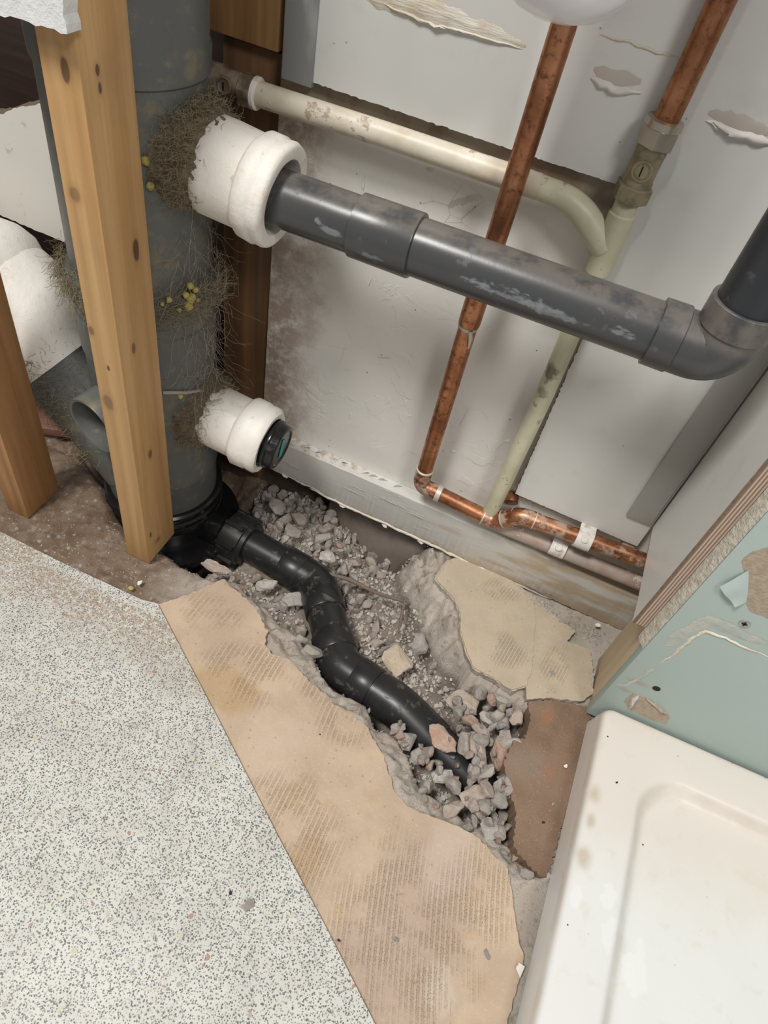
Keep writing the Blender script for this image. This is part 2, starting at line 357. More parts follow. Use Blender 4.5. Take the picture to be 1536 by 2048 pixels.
def m_waste():
    t = NT('scuffed_waste_pipe'); x = t.xyz()
    n1 = t.noise(12, 4, .6); n2 = t.noise(60, 5, .7)
    c = t.mix(n1, (0.052, 0.053, 0.056), (0.068, 0.069, 0.071))
    d = t.step(n2, .60, .74)
    c = t.mix(t.math('MULTIPLY', d, .35), c, (0.20, 0.20, 0.20))
    du = t.math('MULTIPLY', t.step(x[2], .407, .4165), t.step(t.noise(35, 4, .7), .35, .6))
    c = t.mix(t.math('MULTIPLY', du, .5), c, (0.22, 0.19, 0.16))
    for (px, py, rx, rz) in ((1030, 590, .035, .0055), (1110, 625, .03, .004), (970, 570, .022, .003), (1245, 662, .010, .004), (665, 462, .010, .004), (640, 440, .006, .003), (745, 510, .012, .003), (905, 470, .012, .002)):
        p = at_y(px, py, -.104)
        m = t.math('MULTIPLY', t.blob((p[0], p[1], p[2]), (rx, .03, rz), .5, .9, 150), t.step(t.noise(1, 4, .7, t.map(scale=(60, 120, 220))), .38, .52))
        c = t.mix(t.math('MULTIPLY', m, .75), c, (0.22, 0.235, 0.25)); d = t.math('MAXIMUM', d, m)
    return t.out(c, t.math('ADD', .30, t.math('MULTIPLY', d, .35)), bump=n2, bstr=.1, bdist=.001)
MAT['waste'] = m_waste()
MAT['riser'] = m_pvc('shade_toned_riser_pipe', (0.020, 0.022, 0.026), (0.03, 0.032, 0.037), .1, (0.1, 0.1, 0.1), .35)  # waste pipe plastic darkened to paint in the shading on the riser
MAT['stack'] = m_pvc('grey_soil_pipe', (0.092, 0.097, 0.092), (0.128, 0.131, 0.122), .46, (0.24, 0.22, 0.17), .42, .6)
MAT['black'] = m_pvc('black_drain_pipe', (0.014, 0.014, 0.015), (0.024, 0.023, 0.023), .42, (0.20, 0.175, 0.145), .34)
MAT['rubber'] = m_pvc('black_rubber_boot', (0.008, 0.008, 0.009), (0.012, 0.012, 0.013), .1, (0.10, 0.085, 0.07), .22)
t = NT('dark_membrane'); MAT['membrane'] = t.out(t.mix(t.noise(25, 4), (0.19, 0.155, 0.13), (0.11, 0.09, 0.075)), .2, bump=t.noise(40, 4), bstr=.5, bdist=.004)
def m_whitepaint():
    t = NT('thick_white_paint'); n1 = t.noise(30, 4, .6); n2 = t.noise(110, 4, .7)
    c = t.mix(n1, (0.78, 0.74, 0.67), (0.82, 0.79, 0.74))
    c = t.mix(t.math('MULTIPLY', t.step(t.noise(40, 5, .7, t.map(loc=(1, 4, 6))), .55, .72), .5), c, (0.62, 0.49, 0.36))
    c = t.mix(t.math('MULTIPLY', t.step(n2, .62, .72), .35), c, (0.28, 0.20, 0.13))
    return t.out(c, .5, bump=t.math('ADD', n1, n2), bstr=.35, bdist=.002)
MAT['whitepaint'] = m_whitepaint()
t = NT('green_sticker'); MAT['green_mark'] = t.out((0.0, 0.30, 0.25), .4)
t = NT('white_plastic'); MAT['white_plastic'] = t.out((0.86, 0.85, 0.87), .18)
t = NT('painted_clip'); MAT['clip'] = t.out(t.mix(t.step(t.noise(120, 4), .5, .7), (0.76, 0.73, 0.68), (0.50, 0.42, 0.34)), .45)
t = NT('screw_steel'); MAT['steel'] = t.out((0.45, 0.45, 0.44), .4, .85)
t = NT('dark_void'); MAT['void'] = t.out((0.02, 0.014, 0.01), .9)

def m_green():
    t = NT('green_plasterboard_paper'); x = t.xyz()
    n1 = t.noise(12, 4, .6); n2 = t.noise(130, 4, .7)
    c = t.mix(n1, (0.41, 0.505, 0.475), (0.47, 0.555, 0.52))
    sc = t.step(t.noise(1, 4, .65, t.map(scale=(16, 1, 60), rot=(0, .45, 0))), .66, .78)
    c = t.mix(t.math('MULTIPLY', sc, .35), c, (0.55, 0.58, 0.53))
    dk = t.step(t.noise(1, 3, .6, t.map(scale=(22, 1, 110), loc=(5, 0, 3), rot=(0, .3, 0))), .70, .76)
    c = t.mix(t.math('MULTIPLY', dk, .4), c, (0.18, 0.22, 0.21))
    for (px, py, rx, rz) in ((1275, 1365, .018, .006), (1250, 1380, .01, .005)):
        p = at_y(px, py, -.143); c = t.mix(t.math('MULTIPLY', t.blob((p[0], -.143, p[2]), (rx, .1, rz), .8, .4, 90), .6), c, (0.44, 0.34, 0.25))
    return t.out(c, .6, bump=n2, bstr=.12, bdist=.001)
MAT['green'] = m_green()
t = NT('gypsum_core'); MAT['gypsum'] = t.out(t.mix(t.step(t.noise(180, 4, .7), .35, .65), (0.72, 0.68, 0.59), (0.52, 0.47, 0.38)), .9, bump=t.noise(260, 4, .7), bstr=.8, bdist=.003)
t = NT('brown_torn_paper'); MAT['torn'] = t.out(t.mix(t.step(t.noise(160, 4, .7), .35, .65), (0.36, 0.285, 0.21), (0.45, 0.37, 0.28)), .95, bump=t.noise(420, 3, .7), bstr=.7, bdist=.001)
t = NT('plywood_edge'); wv = t.wave(1, 0.6, 2, 2, t.map(scale=(125, 14, 6)), 'BANDS', 'X')
MAT['ply'] = t.out(t.mix(t.step(wv, .25, .75), (0.50, 0.40, 0.32), (0.24, 0.15, 0.10)), .8)

def m_tray():
    t = NT('grimy_white_acrylic'); x = t.xyz()
    n1 = t.noise(9, 3, .55); n2 = t.noise(55, 4, .65)
    c = t.mix(n1, (0.80, 0.805, 0.795), (0.745, 0.73, 0.70))
    g = t.step(t.math('ADD', x[1], t.math('MULTIPLY', t.math('SUBTRACT', t.noise(20, 4, .65), .5), .10)), -.33, -.24)
    c = t.mix(t.math('MULTIPLY', g, .5), c, (0.72, 0.62, 0.52))
    c = t.mix(t.math('MULTIPLY', t.step(n2, .55, .72), .22), c, (0.63, 0.54, 0.42))
    for (px, py, r) in ((1192, 1585, .0085), (1184, 1640, .007), (1170, 1712, .011)):
        p = at_z(px, py, .038); c = t.mix(t.math('MULTIPLY', t.blob((p[0], p[1], .038), (r, r * 1.5, .05), .9, .3, 90), .55), c, (0.46, 0.34, 0.20))
    for (px, py, r) in ((1220, 1790, .012), (1225, 1865, .014), (1155, 1790, .010), (1290, 1930, .02)):
        p = at_z(px, py, .038); c = t.mix(t.math('MULTIPLY', t.blob((p[0], p[1], .038), (r * .6, r * 1.1, .05), .3, .8, 90), .55), c, (0.83, 0.84, 0.83))
    gr = t.math('MULTIPLY', t.math('MULTIPLY', t.step(x[2], .0215, .0235), t.step(x[2], .0345, .030)), t.step(t.noise(30, 3, .6), .3, .6))
    c = t.mix(t.math('MULTIPLY', gr, .25), c, (0.52, 0.42, 0.29))
    sp = t.vor(62); sep = t.n('ShaderNodeSeparateColor'); t.put(sep.inputs[0], sp.outputs['Color'])
    c = t.mix(t.math('MULTIPLY', t.math('LESS_THAN', sp.outputs['Distance'], t.math('MULTIPLY', sep.outputs[1], .06)), t.math('LESS_THAN', sep.outputs[0], .8)), c, (0.06, 0.05, 0.05))
    return t.out(c, .36, bump=n2, bstr=.05, bdist=.001)
MAT['tray'] = m_tray()
t = NT('plasterboard_white'); MAT['plasterboard'] = t.out(t.mix(t.noise(20, 4), (0.78, 0.78, 0.78), (0.70, 0.70, 0.69)), .8, bump=t.noise(60, 5, .7), bstr=.6, bdist=.003)
t = NT('old_white_board'); n = t.noise(30, 5, .7); MAT['old_board'] = t.out(t.mix(t.step(n, .60, .74), (0.78, 0.75, 0.69), (0.34, 0.28, 0.18)), .7, bump=n, bstr=.3)
t = NT('yellow_foam'); MAT['foam'] = t.out(t.mix(t.noise(200, 2), (0.50, 0.41, 0.09), (0.36, 0.31, 0.12)), .9)
t = NT('brown_lint'); MAT['lint'] = t.out(t.mix(t.noise(60, 2), (0.33, 0.275, 0.17), (0.22, 0.175, 0.11)), 1.0)
t = NT('caked_dirt'); n = t.noise(120, 5, .75); MAT['caked'] = t.out(t.mix(t.step(n, .3, .7), (0.13, 0.10, 0.06), (0.34, 0.275, 0.18)), 1.0, bump=t.noise(350, 4, .8), bstr=1.0, bdist=.004)
t = NT('grey_cobweb'); MAT['web'] = t.out((0.36, 0.32, 0.25), 1.0)
t = NT('dead_root'); MAT['root'] = t.out(t.mix(t.noise(120, 4), (0.14, 0.105, 0.085), (0.22, 0.175, 0.14)), .9, bump=t.noise(300), bstr=.5)
t = NT('paint_flake'); MAT['flake'] = t.out((0.74, 0.71, 0.65), .7)
t = NT('black_grit'); MAT['grit'] = t.out((0.03, 0.028, 0.026), .8)
t = NT('earth_wall'); n = t.noise(40, 5, .7); MAT['earth'] = t.out(t.mix(n, (0.085, 0.06, 0.045), (0.17, 0.125, 0.095)), .95, bump=n, bstr=.8, bdist=.006)

# ------------------------------------------------------------------ helpers: meshes and objects
def mesh(name, V, F, mats, midx=None, smooth=None):
    me = bpy.data.meshes.new(name)
    me.from_pydata([tuple(map(float, v)) for v in V], [], [tuple(int(i) for i in f) for f in F])
    for m in (mats if isinstance(mats, (list, tuple)) else [mats]): me.materials.append(MAT[m])
    if midx is not None:
        for p, i in zip(me.polygons, midx): p.material_index = i
    bm = bmesh.new(); bm.from_mesh(me); bmesh.ops.recalc_face_normals(bm, faces=bm.faces); bm.to_mesh(me); bm.free()
    if smooth is not None:
        me.shade_smooth()
        if smooth < 179: me.set_sharp_from_angle(angle=math.radians(smooth))
    return me
def link(name, me, parent=None):
    o = bpy.data.objects.new(name, me); col.objects.link(o)
    if parent is not None:
        o.parent = parent
        if parent.type == 'EMPTY': o.matrix_parent_inverse = Matrix.Translation(-Vector(parent.location))
    return o
def obj(name, V, F, mats, parent=None, midx=None, smooth=None):
    return link(name, mesh(name, V, F, mats, midx, smooth), parent)
def tag(o, label, cat, group=None, kind=None):
    o['label'] = label; o['category'] = cat
    if group: o['group'] = group
    if kind: o['kind'] = kind
    return o
def thing(name, loc, label, cat, group=None):
    o = bpy.data.objects.new(name, None); col.objects.link(o); o.location = loc; o.empty_display_size = .02
    return tag(o, label, cat, group)
def struct(o, label=None, cat=None):
    o['kind'] = 'structure'
    if label: o['label'] = label
    if cat: o['category'] = cat
    return o
def boxvf(x0, x1, y0, y1, z0, z1, bev=0.0):
    bm = bmesh.new(); bmesh.ops.create_cube(bm, size=1)
    for v in bm.verts:
        v.co = ((x0 + x1) / 2 + v.co.x * (x1 - x0), (y0 + y1) / 2 + v.co.y * (y1 - y0), (z0 + z1) / 2 + v.co.z * (z1 - z0))
    if bev: bmesh.ops.bevel(bm, geom=bm.edges[:], offset=bev, segments=2, affect='EDGES', profile=.5)
    bm.verts.index_update()
    V = [tuple(v.co) for v in bm.verts]; F = [[v.index for v in f.verts] for f in bm.faces]; bm.free()
    return V, F
def box(name, x0, x1, y0, y1, z0, z1, mat, parent=None, bev=0.0):
    V, F = boxvf(x0, x1, y0, y1, z0, z1, bev)
    return obj(name, V, F, mat, parent, smooth=35 if bev else None)
def frame_of(d):
    d = Vector(d).normalized(); a = Vector((0, 0, 1)) if abs(d.z) < .9 else Vector((0, 1, 0))
    u = d.cross(a).normalized(); return d, u, d.cross(u).normalized()
def lathe_vf(p0, axis, prof, seg=40, wob=0.0, wsc=30):
    d, u, v = frame_of(axis); p0 = Vector(p0); V = []; F = []
    for (tt, r) in prof:
        for i in range(seg):
            a = 2 * math.pi * i / seg
            rad = u * math.cos(a) + v * math.sin(a)
            p = p0 + d * tt + rad * r
            if wob: p += rad * (noise.noise(p * wsc) * wob)
            V.append(p)
    n = len(prof)
    for j in range(n - 1):
        for i in range(seg):
            F.append((j * seg + i, j * seg + (i + 1) % seg, (j + 1) * seg + (i + 1) % seg, (j + 1) * seg + i))
    F.append(list(range(seg))); F.append([(n - 1) * seg + i for i in range(seg)])
    return V, F
def lathe(name, p0, axis, prof, mat, parent=None, seg=40, wob=0.0, wsc=30, smooth=35):
    V, F = lathe_vf(p0, axis, prof, seg, wob, wsc); return obj(name, V, F, mat, parent, smooth=smooth)
def fillet(P, rad, n=8):
    P = [Vector(p) for p in P]; out = [P[0]]
    rad = rad if isinstance(rad, (list, tuple)) else [rad] * len(P)
    for i in range(1, len(P) - 1):
        a, b, c = P[i - 1], P[i], P[i + 1]
        d1 = (a - b); d2 = (c - b); r = min(rad[i], d1.length * .49, d2.length * .49)
        s, e = b + d1.normalized() * r, b + d2.normalized() * r
        for k in range(n + 1):
            q = k / n; out.append((1 - q) ** 2 * s + 2 * q * (1 - q) * b + q * q * e)
    out.append(P[-1]); return out
def sweep_vf(P, R, seg=20, wob=0.0, wsc=60):
    P = [Vector(p) for p in P]; n = len(P)
    R = R if isinstance(R, (list, tuple)) else [R] * n
    T = []
    for i in range(n):
        a = P[max(0, i - 1)]; b = P[min(n - 1, i + 1)]; T.append((b - a).normalized())
    d, u, v = frame_of(T[0]); V = []; F = []
    for i in range(n):
        u = (u - T[i] * u.dot(T[i])).normalized(); v = T[i].cross(u)
        for k in range(seg):
            a = 2 * math.pi * k / seg; q = u * math.cos(a) + v * math.sin(a); p = P[i] + q * R[i]
            if wob: p += q * noise.noise(p * wsc) * wob
            V.append(p)
    for j in range(n - 1):
        for i in range(seg):
            F.append((j * seg + i, j * seg + (i + 1) % seg, (j + 1) * seg + (i + 1) % seg, (j + 1) * seg + i))
    F.append(list(range(seg))); F.append([(n - 1) * seg + i for i in range(seg)])
    return V, F
def sweep(name, P, R, mat, parent=None, seg=24, wob=0.0, wsc=60, smooth=40):
    V, F = sweep_vf(P, R, seg, wob, wsc); return obj(name, V, F, mat, parent, smooth=smooth)
def ragged(P, step=.004, amp=.001, sc=300.0, seed=0.0, closed=True):
    P = [np.array(p[:2], float) for p in P]; out = []; n = len(P)
    for i in range(n if closed else n - 1):
        a, b = P[i], P[(i + 1) % n]; L = np.hypot(*(b - a)); k = max(1, int(L / step))
        nn = np.array([-(b - a)[1], (b - a)[0]]) / max(L, 1e-9)
        for j in range(k):
            p = a + (b - a) * j / k
            w = noise.fractal(Vector((p[0] * sc, p[1] * sc, seed)), .8, 2.2, 3)
            out.append(p + nn * w * amp)
    if not closed: out.append(P[-1])
    return out
def prism(name, outline, lo, hi, plane, mats, parent=None, amp_lo=0.0, smooth=None, seed=0.0):
    """outline in the plane; extruded between lo and hi along the third axis. first material: the hi face, second: the rest."""
    def P(q, h):
        return (q[0], q[1], h) if plane == 'z' else (q[0], h, q[1]) if plane == 'y' else (h, q[0], q[1])
    n = len(outline); V = [P(q, hi) for q in outline] + [P(q, lo) for q in outline]
    if amp_lo:
        c = np.mean(outline, axis=0)
        for i, q in enumerate(outline):
            d = (q - c) / max(np.hypot(*(q - c)), 1e-6)
            V[n + i] = P(q + d * amp_lo * noise.noise(Vector((q[0] * 90, q[1] * 90, seed + 3))), lo)
    F = [list(range(n)), list(range(2 * n - 1, n - 1, -1))] + [(i, (i + 1) % n, n + (i + 1) % n, n + i) for i in range(n)]
    return obj(name, V, F, mats, parent, [0] + [1 if isinstance(mats, (list, tuple)) and len(mats) > 1 else 0] * (n + 1), smooth)
def pz(lst, z=0.0): return [at_z(a, b, z)[:2] for a, b in lst]
def py(lst, y=0.0): return [at_y(a, b, y)[[0, 2]] for a, b in lst]

# ================================================================== THE SETTING
# ---- floor: rough concrete sub-floor with the broken-out trench
P_A_in = pz([(-90, 1075), (-90, 880), (0, 895), (80, 880), (150, 900), (200, 955), (226, 1020), (262, 1066), (330, 1098), (365, 1122), (425, 1150), (440, 1164), (380, 1186), (318, 1211), (283, 1204), (130, 1140)], 0)
P_L_in = pz([(300, 1215), (440, 1165), (452, 1167), (507, 1210), (519, 1230), (534, 1261), (536, 1304), (581, 1320), (612, 1355), (663, 1406), (710, 1433), (749, 1484),
             (768, 1512), (780, 1556), (791, 1586), (840, 1624), (912, 1650), (971, 1692), (1017, 1738), (1060, 1757), (1110, 1760), (1250, 1800), (1250, 2300), (300, 2300)], 0)
P_L_out = pz([(290, 1205), (420, 1150), (470, 1160), (520, 1205), (550, 1238), (597, 1269), (624, 1312), (651, 1363), (690, 1390), (733, 1413), (755, 1450),
              (789, 1476), (818, 1514), (831, 1565), (878, 1602), (925, 1632), (990, 1665), (1035, 1715), (1075, 1738), (1140, 1730), (1260, 1750), (1290, 2330), (290, 2330)], -.018)
P_R_in = pz([(868, 1159), (887, 1179), (903, 1194), (919, 1226), (919, 1261), (930, 1300), (946, 1339), (981, 1355), (1024, 1382), (1056, 1400), (1080, 1440), (1052, 1485),
             (1036, 1525), (1040, 1560), (1056, 1620), (1056, 1690), (1092, 1738), (1400, 1740), (1400, 1300), (1262, 1262), (1000, 1146), (905, 1104), (880, 1112)], 0)
P_R_out = pz([(792, 1148), (801, 1179), (829, 1237), (852, 1300), (884, 1347), (930, 1370), (985, 1415), (1030, 1440), (1036, 1490),
              (1026, 1530), (1030, 1600), (1042, 1650), (1044, 1700), (1080, 1750), (1420, 1760), (1420, 1290), (1290, 1255), (1000, 1110), (890, 1075), (850, 1085), (815, 1112)], -.05)
def poly_dist(X, Y, poly):
    poly = [np.asarray(p) for p in poly]; n = len(poly)
    D = np.full(X.shape, 1e9); inside = np.zeros(X.shape, bool)
    for i in range(n):
        a, b = poly[i], poly[(i + 1) % n]; ab = b - a
        tt = np.clip(((X - a[0]) * ab[0] + (Y - a[1]) * ab[1]) / max(ab @ ab, 1e-12), 0, 1)
        D = np.minimum(D, np.hypot(X - a[0] - tt * ab[0], Y - a[1] - tt * ab[1]))
        cond = ((a[1] > Y) != (b[1] > Y)) & (X < (b[0] - a[0]) * (Y - a[1]) / (b[1] - a[1] + 1e-15) + a[0])
        inside ^= cond
    return D, inside
gx = np.arange(-1.05, .42, .0026); gy = np.arange(-.60, .034, .0026)
X, Y = np.meshgrid(gx, gy)
def fbm(x, y, s, seed, o=4):
    return np.array([noise.fractal(Vector((a * s, b * s, seed)), .9, 2.1, o) for a, b in zip(x.ravel(), y.ravel())]).reshape(x.shape)
nz3 = np.abs(fbm(X, Y, 42, 21.0, 4)); nz1 = fbm(X, Y, 28, 1.0); nz2 = fbm(X, Y, 95, 4.0, 3)
warpx = fbm(X, Y, 45, 8.0, 3) * .004; warpy = fbm(X, Y, 45, 12.0, 3) * .004
Xw, Yw = X + warpx, Y + warpy
Z = -.068 + nz1 * .010 + nz2 * .004
# mounds of spoil in the trench and the pit round the stack
Z += .030 * np.exp(-((X + .20) ** 2 / .0030 + (Y + .012) ** 2 / .0018))
Z += .012 * np.exp(-((X - .075) ** 2 / .0040 + (Y + .235) ** 2 / .0022))
Z += .012 * np.exp(-((X - .135) ** 2 / .0016 + (Y + .285) ** 2 / .0012))
rs = np.hypot(X + .367, Y + .083)
Z -= .055 * np.clip((.125 - rs) / .05, 0, 1)
Z = np.where(X < -.44, np.maximum(Z, -.022 + nz1 * .012 + nz2 * .006 - .06 * np.clip((X + .46) / .03, 0, 1)), Z)
def shelf(Z, inn, out, zin, zout, rough, pw):
    di, ii = poly_dist(Xw, Yw, inn); do, io = poly_dist(Xw, Yw, out)
    tt = np.where(ii, 0, di / (di + np.where(io | ii, do, 0) + 1e-9))
    zz = zin + (zout - zin) * tt ** pw + np.where(ii, 0, (nz2 * .0040 + nz1 * .006 + (nz3 - .25) * .008) * rough * np.sin(np.pi * np.clip(tt, 0, 1)) ** .5)
    zz = np.where(io | ii, zz, zout - do * 4.0)
    return np.maximum(Z, zz), ii
Z, iL = shelf(Z, P_L_in, P_L_out, -.0075, -.022, 1.3, 1.3)
Z, iR = shelf(Z, P_R_in, P_R_out, -.0065, -.058, 2.6, 1.7)
dA, iA = poly_dist(Xw, Yw, P_A_in)
zA = -.004 + nz2 * .0030 + nz1 * .0050 * np.clip(1 - dA / .05, .4, 1) - np.where(iA, np.clip(.012 - dA, 0, 1) ** 2 * 60, .008 + dA * 3.2)
Z = np.maximum(Z, np.where(iA | (dA < .04), zA, -1))
Z = np.where(iL & ~iA, np.minimum(Z, -.0105), Z); Z = np.where(iR, np.minimum(Z, -.0085), Z)
RF = poly_dist(X, Y, P_R_out)[1]
iV = poly_dist(X, Y, pz([(-300, 950), (0, 1067), (283, 1203), (318, 1214), (800, 2150), (-300, 2150)], 0))[1]
Z = np.where(iV, np.minimum(Z, -.006), Z)
ny, nx = X.shape
V = np.stack([X, Y, Z], -1).reshape(-1, 3)
idx = np.arange(ny * nx).reshape(ny, nx)
F = np.stack([idx[:-1, :-1], idx[:-1, 1:], idx[1:, 1:], idx[1:, :-1]], -1).reshape(-1, 4)
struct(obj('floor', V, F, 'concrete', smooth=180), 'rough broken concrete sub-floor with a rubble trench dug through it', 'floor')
def ground(x, y):
    i = min(max(int(round((y - gy[0]) / .0026)), 0), ny - 1); j = min(max(int(round((x - gx[0]) / .0026)), 0), nx - 1)
    return float(Z[i, j])

# ---- walls
o = box('wall_back', -.281, .60, 0.0, .030, .008, .85, 'wall'); struct(o, 'old white painted plaster wall with flaking patches behind the pipes', 'wall')
o = prism('wall_left', ragged(py([(-560, 220), (-560, 245), (0, 228), (40, 214), (95, 205), (140, 210), (165, 420), (150, 494), (125, 483), (0, 430), (-300, 325)], 0), .004, .0015), .022, 0.0, 'y', ['old_board', 'cut_edge'])
struct(o, 'stained white board at the back left of the grey stack', 'wall')
o = box('wall_cavity', -1.7, .60, .075, .10, -.2, 1.0, 'boarding'); struct(o, 'dark brown boarding deep inside the wall cavity', 'wall')
V, F = [], []
ex = np.linspace(-1.05, .42, 90); ez = np.linspace(-.16, .012, 14)
for zz in ez:
    for xx in ex: V.append((xx, .030 + noise.noise(Vector((xx * 25, zz * 25, 2))) * .010 + (zz < -.01) * .0, zz))
for j in range(13):
    for i in range(89): F.append((j * 90 + i, j * 90 + i + 1, (j + 1) * 90 + i + 1, (j + 1) * 90 + i))
o = obj('wall_footing', V, F, 'earth', smooth=180); struct(o, 'dark earth and footing below the skirting board', 'wall')

# ---- L-shaped wall panel, cut round the pipes
PX = py([(625, 165), (1060, 312), (1237, 370), (1200, 560), (1167, 674), (1030, 987), (1258, 1086)], -.01)
out = ragged(PX, .0022, .0009, 500, 1.0, closed=False)
out += [np.array(q) for q in ((.1635, PX[-1][1]), (.1635, .85), (PX[0][0], .85))]
panel = prism('wall_panel', out, -.0008, -.010, 'y', ['panel', 'cut_edge'])
tag(panel, 'large pale grey wall panel cut in an L round the painted pipes', 'wall panel')
def ridge(name, pts, w, h, mat, parent, y0, seed=0.0, tilt=0.0):
    """a smeared bead lying on a wall that faces the room (pts x,z on plane y0)"""
    c = ragged(pts, .004, .0012, 200, seed, closed=False); V = []; F = []; n = len(c); k = 7
    for i, p in enumerate(c):
        a = c[min(i + 1, n - 1)] - c[max(i - 1, 0)]; a = a / np.hypot(*a); nn = np.array([-a[1], a[0]])
        e = min(1, 4.5 * min(i + .15, n - 1 - i + .15) / n)
        ww = w * (.75 + .5 * noise.noise(Vector((p[0] * 130, p[1] * 130, seed + 9)))) * e ** .5
        for j in range(k):
            s = -1 + 2 * j / (k - 1)
            hh = h * max(0, 1 - s * s) * (.7 + .6 * noise.noise(Vector((p[0] * 260 + j, p[1] * 260, seed)))) * e
            q = p + nn * ww * s
            V.append((q[0], y0 - .00015 - hh, q[1]))
    for i in range(n - 1):
        for j in range(k - 1): F.append((i * k + j, i * k + j + 1, (i + 1) * k + j + 1, (i + 1) * k + j))
    return obj(name, V, F, mat, parent, smooth=60)
ridge('adhesive_smear', py([(690, -60), (760, -5), (880, 30), (960, 60), (1052, 92)], -.01), .0085, .0016, 'adhesive', panel, -.010, 1)
ridge('adhesive_smear', py([(730, -10), (860, 48), (940, 66), (1045, 98)], -.01), .0016, .0028, 'adhesive', panel, -.010, 2)
for q, (a, b, c2) in enumerate((((1183, 150), (1225, 178), (1282, 186)), ((1412, 236), (1460, 262), (1545, 290)))):
    r = ridge('sealant_bead', py([(a[0], a[1] + 4), (b[0], b[1] + 2), c2], -.01), .0042, .0040, 'sealant', panel, -.010, 3 + q)
    ridge('torn_scar', py([(a[0] + 5, a[1] - 12), (b[0] + 6, b[1] - 22), (c2[0], c2[1] - 22)], -.01), .0055, .0006, 'scar', panel, -.010, 6 + q)
ridge('sealant_line', py([(1200, 70), (1262, 85), (1300, 100), (1360, 115)], -.01), .0012, .0009, 'adhesive', panel, -.010, 11)

# ---- grey trims
o = box('trim_1', .1352, .1610, -.0135, -.0105, .164, .85, 'trim', bev=.0006); struct(o, 'plain grey corner trim strip beside the white return panel', 'trim')
o = box('trim_2', -.2745, -.2485, -.0125, -.0005, .449, .85, 'trim_smeared', bev=.0006); struct(o, 'smeared grey edge trim left of the wall panel', 'trim')

# ---- return panel, plywood edge and green plasterboard on the right
rp = thing('return_panel', (.17, -.07, .155), 'white faced plywood return panel standing beside the grey corner trim', 'panel')
pp = [(-.131, .1515), (-.118, .1555), (-.09, .158), (-.05, .161), (-.0137, .163), (-.0137, .85), (-.131, .85)]
prism('white_face', ragged(pp[:5], .003, .0012, 260, 5, closed=False) + [np.array(q) for q in pp[5:]], .1665, .1642, 'x', ['panel', 'cut_edge'], rp)
box('plywood_core', .1666, .1768, -.131, -.0137, .1525, .85, 'ply', rp)

gb = thing('green_plasterboard', (.45, -.137, 0.002), 'green moisture resistant plasterboard wall standing behind the shower tray', 'plasterboard')
hole = py([(1252, 1398), (1268, 1388), (1300, 1398), (1338, 1432), (1332, 1446), (1290, 1432), (1256, 1418)], -.143)
box('board', .1835, .85, -.143, -.1310, .002, .85, 'green', gb, bev=.0008)
# rough exposed gypsum core along the cut edge
V, F = [], []; nzz = 190; k = 9
for i in range(nzz + 1):
    zz = .137 + (.85 - .137) * i / nzz
    for j in range(k):
        yy = -.1427 + .0122 * j / (k - 1)
        d = noise.fractal(Vector((3, yy * 220, zz * 220)), .8, 2.1, 4) * .0016
        V.append((.1832 - .0060 * j / (k - 1) - abs(d) * math.sin(math.pi * j / (k - 1)) - .0005 * math.sin(math.pi * j / (k - 1)), yy, zz))
for j in range(k): V.append((.1840, -.1427 + .0122 * j / (k - 1), .137))
for i in range(nzz):
    for j in range(k - 1): F.append((i * k + j, i * k + j + 1, (i + 1) * k + j + 1, (i + 1) * k + j))
b0 = (nzz + 1) * k
for j in range(k - 1): F.append((j, j + 1, b0 + j + 1, b0 + j))
o = obj('gypsum_core', V, F, 'gypsum', gb, smooth=70); o['label'] = 'crumbly exposed gypsum edge'
def patch(name, px, mat, parent, y0, th, amp=.001, seed=0.0):
    return prism(name, ragged(py(px, y0), .003, amp, 260, seed), y0 + .0004, y0 - th, 'y', [mat, mat], parent)
o = patch('torn_patch', [(1482, 1122), (1500, 1105), (1560, 1085), (1640, 1075), (1640, 1250), (1536, 1236), (1500, 1222), (1488, 1200), (1497, 1160)], 'torn', gb, -.143, .0004); o['label'] = 'brown torn away paper patch'
# curled paper flap
V, F = [], []
fa = [at_y(1440, 1168, -.1437), at_y(1452, 1185, -.146), at_y(1470, 1215, -.148)]
fb = [at_y(1497, 1140, -.1437), at_y(1499, 1175, -.1437), at_y(1492, 1205, -.1437)]
for i in range(7):
    s = i / 6
    A = np.array(fa[0]) * (1 - s) ** 2 + 2 * s * (1 - s) * np.array(fa[1]) + s * s * np.array(fa[2])
    B = np.array(fb[0]) * (1 - s) ** 2 + 2 * s * (1 - s) * np.array(fb[1]) + s * s * np.array(fb[2])
    for j in range(7):
        r = j / 6; p = A * (1 - r) + B * r; V.append((p[0], p[1] - .004 * math.sin(math.pi * (1 - r) * .5) * math.sin(math.pi * min(1, s + .25)), p[2]))
for i in range(6):
    for j in range(6): F.append((i * 7 + j, i * 7 + j + 1, (i + 1) * 7 + j + 1, (i + 1) * 7 + j))
obj('paper_flap', V, F, 'green', gb, smooth=60)
ridge('adhesive_smear', py([(1318, 1325), (1345, 1312), (1380, 1278), (1412, 1262), (1450, 1276), (1500, 1300), (1545, 1316)], -.143), .0022, .0014, 'adhesive', gb, -.143, 21)
ridge('adhesive_smear', py([(1330, 1292), (1375, 1262), (1420, 1240), (1480, 1268), (1540, 1290)], -.143), .0085, .0006, 'smear', gb, -.143, 22)
ridge('adhesive_smear', py([(1228, 1368), (1250, 1372), (1290, 1350), (1310, 1335)], -.143), .0026, .0008, 'smear', gb, -.143, 23)
o = patch('broken_recess', [(1248, 1402), (1266, 1386), (1284, 1392), (1318, 1412), (1338, 1432), (1333, 1448), (1296, 1436), (1256, 1416)], 'torn', gb, -.143, .0005, .0016, 3); o['label'] = 'broken out brown hole above the tray edge'
